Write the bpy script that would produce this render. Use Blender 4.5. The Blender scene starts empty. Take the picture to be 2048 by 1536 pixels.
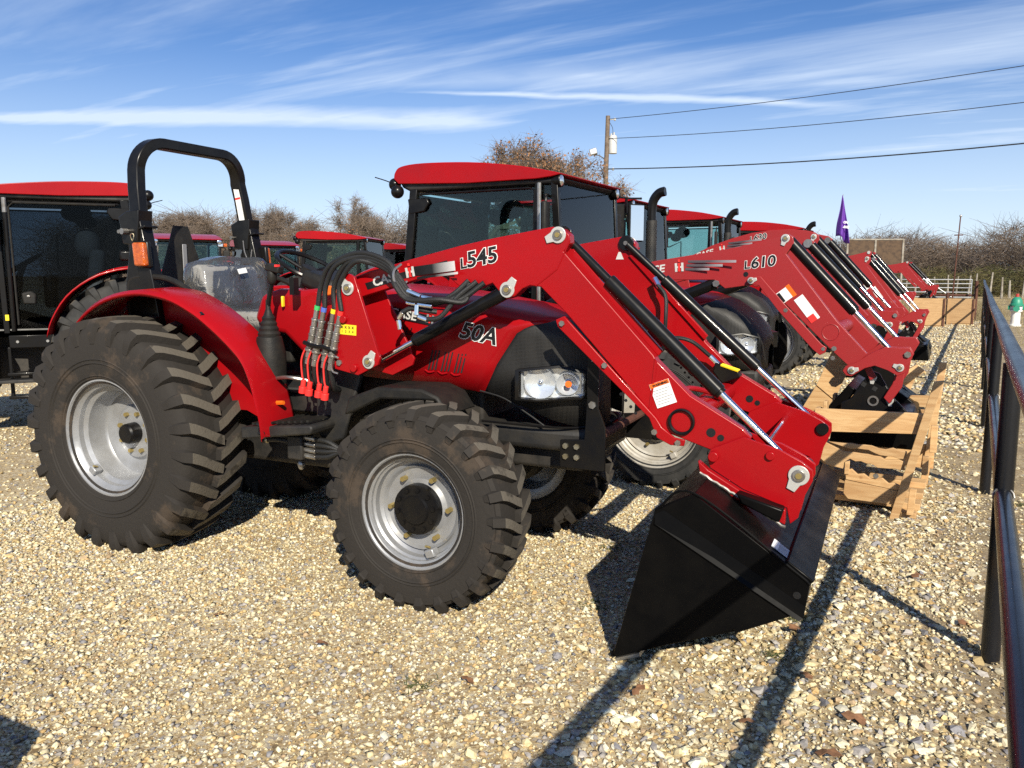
import bpy, bmesh, math, random
import numpy as np
from mathutils import Vector, Matrix, Euler
random.seed(7); RNG = np.random.default_rng(11)
R = math.radians
sc = bpy.context.scene
COL = sc.collection

# ------------------------------------------------------------------ camera, sky, sun, exposure
cam_d = bpy.data.cameras.new('camera'); cam = bpy.data.objects.new('camera', cam_d); COL.objects.link(cam)
cam.location = (0, 0, 1.55); cam.rotation_euler = (R(90 - 7.759), 0, R(30.15))
cam_d.sensor_width = 36; cam_d.lens = 28.125; cam_d.clip_end = 3000; cam_d.clip_start = 0.05
sc.camera = cam
SUN = Vector((0.998, -1.20, 1.0)).normalized()
sun_d = bpy.data.lights.new('sun', 'SUN'); sun_d.energy = 4.8; sun_d.angle = R(0.5); sun_d.color = (1, .925, .775)
sun = bpy.data.objects.new('sun', sun_d); COL.objects.link(sun)
sun.rotation_euler = (-SUN).to_track_quat('-Z', 'Y').to_euler(); sun.location = SUN * 50
w = bpy.data.worlds.new('World'); sc.world = w; w.use_nodes = True
def build_world():
    nt = w.node_tree; N = nt.nodes; Lk = nt.links
    bg = N['Background']
    sky = N.new('ShaderNodeTexSky'); sky.sky_type = 'NISHITA'; sky.sun_disc = False
    sky.sun_elevation = math.asin(SUN.z); sky.sun_rotation = math.atan2(SUN.x, SUN.y)
    sky.air_density = 1.0; sky.dust_density = 0.0; sky.ozone_density = 6.0; sky.altitude = 200
    bg.inputs['Strength'].default_value = 0.083
    tc = N.new('ShaderNodeTexCoord'); sep = N.new('ShaderNodeSeparateXYZ'); Lk.new(tc.outputs['Generated'], sep.inputs[0])
    def M(op, a, b=None, c=None, cl=False):
        m = N.new('ShaderNodeMath'); m.operation = op; m.use_clamp = cl
        for i, v in enumerate((a, b, c)):
            if v is None: continue
            if isinstance(v, (int, float)): m.inputs[i].default_value = v
            else: Lk.new(v, m.inputs[i])
        return m.outputs[0]
    zc = M('MAXIMUM', sep.outputs[2], 0.02)
    zz = M('ADD', zc, 0.06)
    px = M('DIVIDE', sep.outputs[0], zz); py = M('DIVIDE', sep.outputs[1], zz)
    cmb = N.new('ShaderNodeCombineXYZ'); Lk.new(px, cmb.inputs[0]); Lk.new(py, cmb.inputs[1])
    # cirrus: stretched along the direction across the view
    mp = N.new('ShaderNodeMapping'); mp.inputs['Rotation'].default_value = (0, 0, R(-22)); mp.inputs['Scale'].default_value = (.22, .95, 1)
    Lk.new(cmb.outputs[0], mp.inputs[0])
    n1 = N.new('ShaderNodeTexNoise'); n1.inputs['Scale'].default_value = 1.1; n1.inputs['Detail'].default_value = 8; n1.inputs['Roughness'].default_value = .62; n1.inputs['Distortion'].default_value = .5
    Lk.new(mp.outputs[0], n1.inputs['Vector'])
    r1 = N.new('ShaderNodeMapRange'); r1.interpolation_type = 'SMOOTHSTEP'
    Lk.new(n1.outputs[0], r1.inputs[0]); r1.inputs[1].default_value = .40; r1.inputs[2].default_value = .76; r1.inputs[4].default_value = .62
    n2 = N.new('ShaderNodeTexNoise'); n2.inputs['Scale'].default_value = 2.2; n2.inputs['Detail'].default_value = 5
    mp2 = N.new('ShaderNodeMapping'); mp2.inputs['Rotation'].default_value = (0, 0, R(-38)); mp2.inputs['Scale'].default_value = (.5, 2.6, 1)
    Lk.new(cmb.outputs[0], mp2.inputs[0]); Lk.new(mp2.outputs[0], n2.inputs['Vector'])
    r2 = N.new('ShaderNodeMapRange'); r2.interpolation_type = 'SMOOTHSTEP'; Lk.new(n2.outputs[0], r2.inputs[0])
    r2.inputs[1].default_value = .5; r2.inputs[2].default_value = .8; r2.inputs[4].default_value = .3
    fac = M('ADD', r1.outputs[0], r2.outputs[0])
    # contrails: straight lines on the cloud plane, one side soft
    nw = N.new('ShaderNodeTexNoise'); nw.inputs['Scale'].default_value = 3.5; nw.inputs['Detail'].default_value = 4; Lk.new(cmb.outputs[0], nw.inputs['Vector'])
    wob = M('MULTIPLY', M('SUBTRACT', nw.outputs[0], .5), .10)
    def trail(x0, y0, x1, y1, wid, amt, fade=.15):
        dx, dy = x1 - x0, y1 - y0; L = math.hypot(dx, dy); dx /= L; dy /= L
        t = M('ADD', M('MULTIPLY', M('SUBTRACT', px, x0), dx), M('MULTIPLY', M('SUBTRACT', py, y0), dy))
        d = M('ADD', M('ADD', M('MULTIPLY', M('SUBTRACT', px, x0), -dy), M('MULTIPLY', M('SUBTRACT', py, y0), dx)), wob)
        tn = M('DIVIDE', t, L)
        wl = M('MULTIPLY', wid, M('ADD', .35, M('MULTIPLY', tn, .9)))
        g = M('SUBTRACT', 1.0, M('DIVIDE', M('ABSOLUTE', d), M('MAXIMUM', wl, .01)), cl=True)
        a = M('MULTIPLY', M('DIVIDE', tn, fade, cl=True), M('DIVIDE', M('SUBTRACT', 1.0, tn), fade, cl=True))
        br = M('ADD', .45, M('MULTIPLY', nw.outputs[0], 1.1), cl=True)
        return M('MULTIPLY', M('MULTIPLY', M('MULTIPLY', g, a), amt), br)
    for tr in TRAILS: fac = M('ADD', fac, trail(*tr))
    # haze towards the horizon that hides cloud detail
    up = N.new('ShaderNodeMapRange'); Lk.new(sep.outputs[2], up.inputs[0]); up.inputs[1].default_value = -.02; up.inputs[2].default_value = .13
    fac = M('MINIMUM', M('MULTIPLY', fac, up.outputs[0]), .85)
    veil = N.new('ShaderNodeMapRange'); Lk.new(sep.outputs[2], veil.inputs[0]); veil.interpolation_type = 'SMOOTHSTEP'
    veil.inputs[1].default_value = -.05; veil.inputs[2].default_value = .30; veil.inputs[3].default_value = .84; veil.inputs[4].default_value = 0
    fac = M('MAXIMUM', fac, veil.outputs[0])
    mix = N.new('ShaderNodeMixRGB'); Lk.new(fac, mix.inputs[0]); hsv = N.new('ShaderNodeHueSaturation'); hsv.inputs['Saturation'].default_value = 1.12; hsv.inputs['Value'].default_value = .97; hsv.inputs['Hue'].default_value = .508; Lk.new(sky.outputs[0], hsv.inputs['Color']); Lk.new(hsv.outputs[0], mix.inputs[1]); mix.inputs[2].default_value = (7.0, 8.1, 9.6, 1)
    Lk.new(mix.outputs[0], bg.inputs['Color'])
def skydir(px, py):     # where a direction of the sky lies on the cloud plane
    v = cam.rotation_euler.to_matrix() @ Vector(((px - 1024) / 1600, -(py - 768) / 1600, -1)); v.normalize()
    return v.x / (v.z + .06), v.y / (v.z + .06)
TRAILS = []
for a, b, wd, am, fd in (((-300, 238), (1060, 247), .30, .95, .12), ((780, 185), (1750, 214), .09, .8, .2), ((1720, 384), (2300, 378), .35, .7, .2), ((700, 176), (1500, 138), .34, .45, .3),
                         ((1450, 330), (2300, 262), .40, .30, .3)):
    TRAILS.append((*skydir(*a), *skydir(*b), wd, am, fd))
build_world()
sc.view_settings.view_transform = 'Standard'; sc.view_settings.look = 'None'; sc.view_settings.gamma = 1
sc.view_settings.use_curve_mapping = False; sc.view_settings.exposure = 0.48
sc.render.engine = 'CYCLES'
sc.cycles.max_bounces = 8; sc.cycles.diffuse_bounces = 2; sc.cycles.transparent_max_bounces = 16; sc.cycles.use_denoising = False
try: sc.cycles.denoiser = 'OPENIMAGEDENOISE'; sc.cycles.denoising_input_passes = 'RGB_ALBEDO_NORMAL'
except Exception: pass
sc.cycles.caustics_reflective = False; sc.cycles.caustics_refractive = False; sc.cycles.sample_clamp_indirect = 6

# ------------------------------------------------------------------ materials
MAT = {}
def mat(name, col, rough=.5, metal=0., coat=0., noise=0., nscale=8., col2=None, bump=0., bscale=60., emit=None, rvar=0., spec=.5):
    m = bpy.data.materials.new(name); m.use_nodes = True; nt = m.node_tree; N = nt.nodes; K = nt.links; b = N['Principled BSDF']
    b.inputs['Base Color'].default_value = (*col, 1); b.inputs['Roughness'].default_value = rough; b.inputs['Metallic'].default_value = metal
    b.inputs['Coat Weight'].default_value = coat; b.inputs['Coat Roughness'].default_value = .08; b.inputs['Specular IOR Level'].default_value = spec
    tc = N.new('ShaderNodeTexCoord')
    if noise or rvar:
        n = N.new('ShaderNodeTexNoise'); n.inputs['Scale'].default_value = nscale; n.inputs['Detail'].default_value = 7; n.inputs['Roughness'].default_value = .65
        K.new(tc.outputs['Object'], n.inputs['Vector'])
        if noise:
            c2 = col2 or tuple(c * .55 for c in col)
            rp = N.new('ShaderNodeValToRGB'); rp.color_ramp.elements[0].position = .38; rp.color_ramp.elements[1].position = .38 + .5 * (1.05 - noise)
            rp.color_ramp.elements[0].color = (*c2, 1); rp.color_ramp.elements[1].color = (*col, 1)
            K.new(n.outputs[0], rp.inputs[0]); K.new(rp.outputs[0], b.inputs['Base Color'])
        if rvar:
            mr = N.new('ShaderNodeMapRange'); K.new(n.outputs[0], mr.inputs[0]); mr.inputs[1].default_value = .3; mr.inputs[2].default_value = .7
            mr.inputs[3].default_value = max(.02, rough - rvar); mr.inputs[4].default_value = min(1, rough + rvar); K.new(mr.outputs[0], b.inputs['Roughness'])
    if bump:
        n = N.new('ShaderNodeTexNoise'); n.inputs['Scale'].default_value = bscale; n.inputs['Detail'].default_value = 5; K.new(tc.outputs['Object'], n.inputs['Vector'])
        bp = N.new('ShaderNodeBump'); bp.inputs['Strength'].default_value = bump; bp.inputs['Distance'].default_value = .01; K.new(n.outputs[0], bp.inputs['Height']); K.new(bp.outputs[0], b.inputs['Normal'])
    if emit:
        b.inputs['Emission Color'].default_value = (*emit[:3], 1); b.inputs['Emission Strength'].default_value = emit[3]
    MAT[name] = m; return m
mat('red', (.355, .003, .0055), .30, 0, .10, noise=.45, nscale=2.2, col2=(.29, .005, .008), rvar=.06, bump=.012, bscale=240, spec=.2)
mat('red_dusty', (.30, .008, .011), .46, 0, .05, noise=.5, nscale=4.0, col2=(.29, .02, .02), rvar=.12)
mat('black', (.004, .004, .005), .32, 0, .08, noise=.5, nscale=9, col2=(.010, .009, .008), rvar=.12, spec=.22)
mat('black_matte', (.009, .009, .0095), .62, noise=.6, nscale=7, col2=(.028, .025, .021), rvar=.1, bump=.1)
mat('bucket_black', (.0022, .0022, .0025), .34, 0, 0, noise=.6, nscale=5, col2=(.005, .0047, .0045), rvar=.12, bump=.03, bscale=9, spec=.08)
def scratch(name, col, amt):
    m = MAT[name]; nt = m.node_tree; N = nt.nodes; K = nt.links; b = N['Principled BSDF']; src = b.inputs['Base Color'].links[0].from_socket
    tc = N.new('ShaderNodeTexCoord'); mp = N.new('ShaderNodeMapping'); mp.inputs['Scale'].default_value = (60, 5, 9); mp.inputs['Rotation'].default_value = (.2, .5, .3); K.new(tc.outputs['Object'], mp.inputs[0])
    n = N.new('ShaderNodeTexNoise'); n.inputs['Scale'].default_value = 1.4; n.inputs['Detail'].default_value = 9; n.inputs['Roughness'].default_value = .7; K.new(mp.outputs[0], n.inputs['Vector'])
    n2 = N.new('ShaderNodeTexNoise'); n2.inputs['Scale'].default_value = 2.6; K.new(tc.outputs['Object'], n2.inputs['Vector'])
    r = N.new('ShaderNodeMapRange'); K.new(n.outputs[0], r.inputs[0]); r.inputs[1].default_value = .68; r.inputs[2].default_value = .78
    r2 = N.new('ShaderNodeMapRange'); K.new(n2.outputs[0], r2.inputs[0]); r2.inputs[1].default_value = .5; r2.inputs[2].default_value = .68; r2.inputs[4].default_value = amt
    mu = N.new('ShaderNodeMath'); mu.operation = 'MULTIPLY'; K.new(r.outputs[0], mu.inputs[0]); K.new(r2.outputs[0], mu.inputs[1])
    mx = N.new('ShaderNodeMixRGB'); K.new(mu.outputs[0], mx.inputs[0]); K.new(src, mx.inputs[1]); mx.inputs[2].default_value = (*col, 1); K.new(mx.outputs[0], b.inputs['Base Color'])
scratch('bucket_black', (.05, .046, .042), .45); scratch('red_dusty', (.34, .09, .075), .35); scratch('red', (.42, .05, .045), .18)
mat('plastic', (.010, .010, .010), .55, noise=.5, nscale=18, col2=(.020, .018, .015), bump=.15, bscale=160, spec=.25)
mat('dark_mesh', (.012, .012, .012), .6)
mat('chassis', (.011, .0105, .010), .6, noise=.6, nscale=6, col2=(.04, .034, .028))
mat('rubber', (.026, .0225, .0195), .82, noise=.9, nscale=4.0, col2=(.056, .042, .031), bump=.25, bscale=45, spec=.3)
mat('rubber_worn', (.105, .092, .074), .85, noise=.9, nscale=7.0, col2=(.045, .039, .032), bump=.3, bscale=60, spec=.25)
mat('rubber_grey', (.026, .026, .026), .8, noise=.7, nscale=5.0, col2=(.045, .043, .04), bump=.2, bscale=40, spec=.3)
mat('silver', (.40, .41, .43), .38, .45, .1, noise=.4, nscale=6, col2=(.32, .32, .32), rvar=.08)
mat('cream_rim', (.46, .44, .40), .5, .1, noise=.5, nscale=6, col2=(.33, .30, .25))
mat('chrome', (.90, .90, .92), .10, 1.)
mat('steel', (.45, .44, .42), .38, .85, noise=.5, nscale=14, col2=(.30, .27, .23))
mat('zinc', (.55, .52, .42), .35, .9, noise=.5, nscale=20, col2=(.42, .33, .16))
mat('brass', (.42, .32, .12), .42, .7)
mat('washer', (.62, .61, .57), .42, .5)
mat('hose', (.012, .012, .012), .55, bump=.2, bscale=220)
mat('orange', (.75, .14, .01), .4)
mat('amber', (.62, .13, .006), .22, 0, .6, noise=.5, nscale=40, col2=(.35, .055, .004), bump=.5, bscale=120)
mat('yellow', (.85, .62, .02), .45)
mat('green', (.05, .45, .12), .5)
mat('blue', (.08, .14, .5), .5)
mat('cap_red', (.80, .035, .03), .45)
mat('white', (.80, .80, .78), .5)
mat('offwhite', (.62, .61, .58), .5, noise=.3, nscale=30, col2=(.5, .5, .48))
mat('grey_print', (.40, .42, .46), .45)
mat('print_black', (.008, .008, .009), .4)
mat('print_grey', (.22, .22, .23), .4)
mat('seat', (.36, .35, .33), .7, noise=.3, nscale=12, col2=(.28, .27, .25))
mat('wood', (.56, .36, .17), .7)
mat('plywood', (.50, .31, .15), .7)
mat('dark_wood', (.10, .060, .032), .8, noise=.7, nscale=6, col2=(.055, .033, .02))
mat('pole_wood', (.20, .15, .11), .85, noise=.6, nscale=4, col2=(.12, .085, .06), bump=.4, bscale=20)
mat('post_wood', (.34, .31, .26), .9, noise=.6, nscale=5, col2=(.2, .17, .13))
mat('pipe', (.009, .0095, .012), .36, .25, .15, noise=.95, nscale=2.2, col2=(.018, .013, .011), rvar=.10, bump=.012, bscale=14)
mat('rust', (.11, .042, .025), .8, noise=.7, nscale=10, col2=(.06, .022, .014))
mat('galv', (.50, .51, .52), .42, .7)
mat('purple', (.13, .035, .33), .7)
mat('hyd_green', (.03, .26, .16), .45)
mat('hyd_red', (.42, .04, .03), .5)
mat('bark', (.17, .135, .105), .9, noise=.6, nscale=3, col2=(.10, .08, .06))
mat('twig', (.21, .165, .125), .9)
mat('leaf_brown', (.30, .155, .075), .8)
mat('leaf_litter', (.27, .13, .06), .8, noise=.5, nscale=30)
mat('blue_litter', (.01, .12, .5), .4)
mat('wire', (.02, .02, .022), .6)
mat('lamp_glass', (.75, .77, .8), .08, .9)
mat('reflector', (.92, .93, .94), .16, .55, bump=.22, bscale=30)
def net_mat(name):      # fine punched screen of the black nose
    m = mat(name, (.010, .010, .010), .5, spec=.4); nt = m.node_tree; N = nt.nodes; K = nt.links; b = N['Principled BSDF']; tc = N.new('ShaderNodeTexCoord')
    mp = N.new('ShaderNodeMapping'); mp.inputs['Scale'].default_value = (150, 150, 150); K.new(tc.outputs['Object'], mp.inputs[0])
    v = N.new('ShaderNodeTexVoronoi'); v.inputs['Scale'].default_value = 1; v.inputs['Randomness'].default_value = .12; K.new(mp.outputs[0], v.inputs['Vector'])
    rp = N.new('ShaderNodeValToRGB'); rp.color_ramp.elements[0].position = .25; rp.color_ramp.elements[1].position = .42; rp.color_ramp.elements[0].color = (.002, .002, .002, 1); rp.color_ramp.elements[1].color = (.020, .019, .018, 1); K.new(v.outputs['Distance'], rp.inputs[0])
    n = N.new('ShaderNodeTexNoise'); n.inputs['Scale'].default_value = 7; n.inputs['Detail'].default_value = 5; K.new(tc.outputs['Object'], n.inputs['Vector'])
    mx = N.new('ShaderNodeMixRGB'); mx.inputs[2].default_value = (.024, .022, .019, 1); ms = N.new('ShaderNodeMapRange'); K.new(n.outputs[0], ms.inputs[0]); ms.inputs[1].default_value = .45; ms.inputs[2].default_value = .8; ms.inputs[4].default_value = .7; K.new(ms.outputs[0], mx.inputs[0]); K.new(rp.outputs[0], mx.inputs[1]); K.new(mx.outputs[0], b.inputs['Base Color'])
    bp = N.new('ShaderNodeBump'); bp.inputs['Strength'].default_value = .4; bp.inputs['Distance'].default_value = .003; K.new(v.outputs['Distance'], bp.inputs['Height']); K.new(bp.outputs[0], b.inputs['Normal'])
net_mat('grille_net')
def attr_mat(name, rough=.85, bump=.3, bscale=90, mul=1.0, trans=0.):
    m = bpy.data.materials.new(name); m.use_nodes = True; nt = m.node_tree; N = nt.nodes; K = nt.links; b = N['Principled BSDF']
    a = N.new('ShaderNodeVertexColor'); a.layer_name = 'Col'; tc = N.new('ShaderNodeTexCoord')
    n = N.new('ShaderNodeTexNoise'); n.inputs['Scale'].default_value = bscale; n.inputs['Detail'].default_value = 4; K.new(tc.outputs['Object'], n.inputs['Vector'])
    mr = N.new('ShaderNodeMapRange'); K.new(n.outputs[0], mr.inputs[0]); mr.inputs[1].default_value = .25; mr.inputs[2].default_value = .75; mr.inputs[3].default_value = .72 * mul; mr.inputs[4].default_value = 1.12 * mul
    mx = N.new('ShaderNodeMixRGB'); mx.blend_type = 'MULTIPLY'; mx.inputs[0].default_value = 1; K.new(a.outputs[0], mx.inputs[1]); K.new(mr.outputs[0], mx.inputs[2])
    K.new(mx.outputs[0], b.inputs['Base Color']); b.inputs['Roughness'].default_value = rough; b.inputs['Specular IOR Level'].default_value = .25
    if bump:
        bp = N.new('ShaderNodeBump'); bp.inputs['Strength'].default_value = bump; bp.inputs['Distance'].default_value = .004; K.new(n.outputs[0], bp.inputs['Height']); K.new(bp.outputs[0], b.inputs['Normal'])
    MAT[name] = m; return m
attr_mat('stone'); attr_mat('twigs', bump=0, bscale=3); attr_mat('straw', bump=0, bscale=5)
def wood_grain(name, c1, c2):
    m = MAT[name]; nt = m.node_tree; N = nt.nodes; K = nt.links; b = N['Principled BSDF']
    tc = N.new('ShaderNodeTexCoord'); oi = N.new('ShaderNodeObjectInfo'); mp = N.new('ShaderNodeMapping'); mp.inputs['Scale'].default_value = (1.6, 14, 14)
    add = N.new('ShaderNodeVectorMath'); add.operation = 'ADD'; K.new(tc.outputs['Object'], add.inputs[0]); K.new(oi.outputs['Random'], add.inputs[1]); K.new(add.outputs[0], mp.inputs[0])
    n = N.new('ShaderNodeTexNoise'); n.inputs['Scale'].default_value = 2.2; n.inputs['Detail'].default_value = 8; n.inputs['Distortion'].default_value = 1.2; K.new(mp.outputs[0], n.inputs['Vector'])
    rp = N.new('ShaderNodeValToRGB'); rp.color_ramp.elements[0].position = .35; rp.color_ramp.elements[1].position = .62; rp.color_ramp.elements[0].color = (*c2, 1); rp.color_ramp.elements[1].color = (*c1, 1)
    K.new(n.outputs[0], rp.inputs[0]); hs = N.new('ShaderNodeHueSaturation'); K.new(rp.outputs[0], hs.inputs['Color'])
    mr = N.new('ShaderNodeMapRange'); K.new(oi.outputs['Random'], mr.inputs[0]); mr.inputs[3].default_value = .8; mr.inputs[4].default_value = 1.12; K.new(mr.outputs[0], hs.inputs['Value'])
    vk = N.new('ShaderNodeTexVoronoi'); vk.inputs['Scale'].default_value = 4.5; K.new(add.outputs[0], vk.inputs['Vector'])
    kr = N.new('ShaderNodeValToRGB'); kr.color_ramp.elements[0].position = .05; kr.color_ramp.elements[1].position = .10; kr.color_ramp.elements[0].color = (.45, .3, .2, 1); kr.color_ramp.elements[1].color = (1, 1, 1, 1)
    K.new(vk.outputs['Distance'], kr.inputs[0]); mk = N.new('ShaderNodeMixRGB'); mk.blend_type = 'MULTIPLY'; mk.inputs[0].default_value = 1; K.new(hs.outputs[0], mk.inputs[1]); K.new(kr.outputs[0], mk.inputs[2])
    K.new(mk.outputs[0], b.inputs['Base Color'])
wood_grain('wood', (.60, .39, .19), (.47, .27, .115)); wood_grain('plywood', (.52, .33, .16), (.43, .26, .12))
def glass(name, tint, gl=.02, dark=None):
    m = bpy.data.materials.new(name); m.use_nodes = True; nt = m.node_tree; N = nt.nodes; K = nt.links
    N.remove(N['Principled BSDF']); out = N['Material Output']
    t = N.new('ShaderNodeBsdfTransparent'); t.inputs[0].default_value = (*tint, 1); g = N.new('ShaderNodeBsdfGlossy'); g.inputs['Roughness'].default_value = gl
    f = N.new('ShaderNodeFresnel'); f.inputs[0].default_value = 1.22 if name == 'glass_dark' else 1.45; mx = N.new('ShaderNodeMixShader'); K.new(f.outputs[0], mx.inputs[0]); K.new(t.outputs[0], mx.inputs[1]); K.new(g.outputs[0], mx.inputs[2]); K.new(mx.outputs[0], out.inputs[0])
    MAT[name] = m
glass('glass', (.66, .80, .79)); glass('glass_dark', (.36, .40, .44)); glass('lens', (.92, .94, .96)); glass('amber_lens', (.9, .32, .02), .05)
def film():     # crinkled clear plastic bag
    m = bpy.data.materials.new('film'); m.use_nodes = True; nt = m.node_tree; N = nt.nodes; K = nt.links; N.remove(N['Principled BSDF']); out = N['Material Output']
    tc = N.new('ShaderNodeTexCoord'); n = N.new('ShaderNodeTexNoise'); n.inputs['Scale'].default_value = 6.5; n.inputs['Detail'].default_value = 3; n.inputs['Distortion'].default_value = 2.2; K.new(tc.outputs['Object'], n.inputs['Vector'])
    bp = N.new('ShaderNodeBump'); bp.inputs['Strength'].default_value = .35; bp.inputs['Distance'].default_value = .03; K.new(n.outputs[0], bp.inputs['Height'])
    t = N.new('ShaderNodeBsdfTransparent'); t.inputs[0].default_value = (.95, .95, .95, 1); g = N.new('ShaderNodeBsdfGlossy'); g.inputs['Roughness'].default_value = .14; K.new(bp.outputs[0], g.inputs['Normal'])
    d = N.new('ShaderNodeBsdfDiffuse'); d.inputs[0].default_value = (.75, .76, .76, 1); K.new(bp.outputs[0], d.inputs['Normal'])
    m1 = N.new('ShaderNodeMixShader'); m1.inputs[0].default_value = .06; K.new(t.outputs[0], m1.inputs[1]); K.new(d.outputs[0], m1.inputs[2])
    f = N.new('ShaderNodeFresnel'); f.inputs[0].default_value = 1.45; K.new(bp.outputs[0], f.inputs['Normal']); fa = N.new('ShaderNodeMath'); fa.operation = 'ADD'; fa.inputs[1].default_value = .03; K.new(f.outputs[0], fa.inputs[0])
    m2 = N.new('ShaderNodeMixShader'); K.new(fa.outputs[0], m2.inputs[0]); K.new(m1.outputs[0], m2.inputs[1]); K.new(g.outputs[0], m2.inputs[2]); K.new(m2.outputs[0], out.inputs[0]); MAT['film'] = m
film()
def fade_mat(name, c0, c1):     # printed stripe that fades along its length
    m = mat(name, c0, .4); nt = m.node_tree; N = nt.nodes; K = nt.links; tc = N.new('ShaderNodeTexCoord'); s = N.new('ShaderNodeSeparateXYZ'); K.new(tc.outputs['Generated'], s.inputs[0])
    rp = N.new('ShaderNodeValToRGB'); rp.color_ramp.elements[0].color = (*c0, 1); rp.color_ramp.elements[1].color = (*c1, 1); rp.color_ramp.elements[0].position = .45
    K.new(s.outputs[0], rp.inputs[0]); K.new(rp.outputs[0], N['Principled BSDF'].inputs['Base Color'])
fade_mat('stripe_fade', (.008, .008, .009), (.62, .6, .6)); fade_mat('stripe_dark', (.09, .075, .085), (.36, .32, .34))

# ------------------------------------------------------------------ geometry helpers
def link(o, parent=None):
    COL.objects.link(o)
    if parent: o.parent = parent
    return o
def thing(name, label, cat, loc=(0, 0, 0), rz=0., group=None):
    o = link(bpy.data.objects.new(name, None)); o.location = loc; o.rotation_euler = (0, 0, R(rz)); o.empty_display_size = .2
    o['label'] = label; o['category'] = cat
    if group: o['group'] = group
    return o
def tag(o, label, cat, group=None):
    o['label'] = label; o['category'] = cat
    if group: o['group'] = group
    return o
def emp(name, parent, loc=(0, 0, 0), rot=(0, 0, 0)):
    o = link(bpy.data.objects.new(name, None), parent); o.location = loc; o.rotation_euler = rot; o.empty_display_size = .1; return o
def smooth_path(pts, n=6):
    P = [Vector(p) for p in pts]
    if len(P) < 3: return P
    out = []
    for i in range(len(P) - 1):
        a = P[i - 1] if i > 0 else P[i] * 2 - P[i + 1]; b, c = P[i], P[i + 1]; d = P[i + 2] if i + 2 < len(P) else P[i + 1] * 2 - P[i]
        for k in range(n):
            t = k / n; out.append(.5 * ((2 * b) + (c - a) * t + (2 * a - 5 * b + 4 * c - d) * t * t + (3 * b - a - 3 * c + d) * t ** 3))
    out.append(P[-1]); return out
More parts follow.
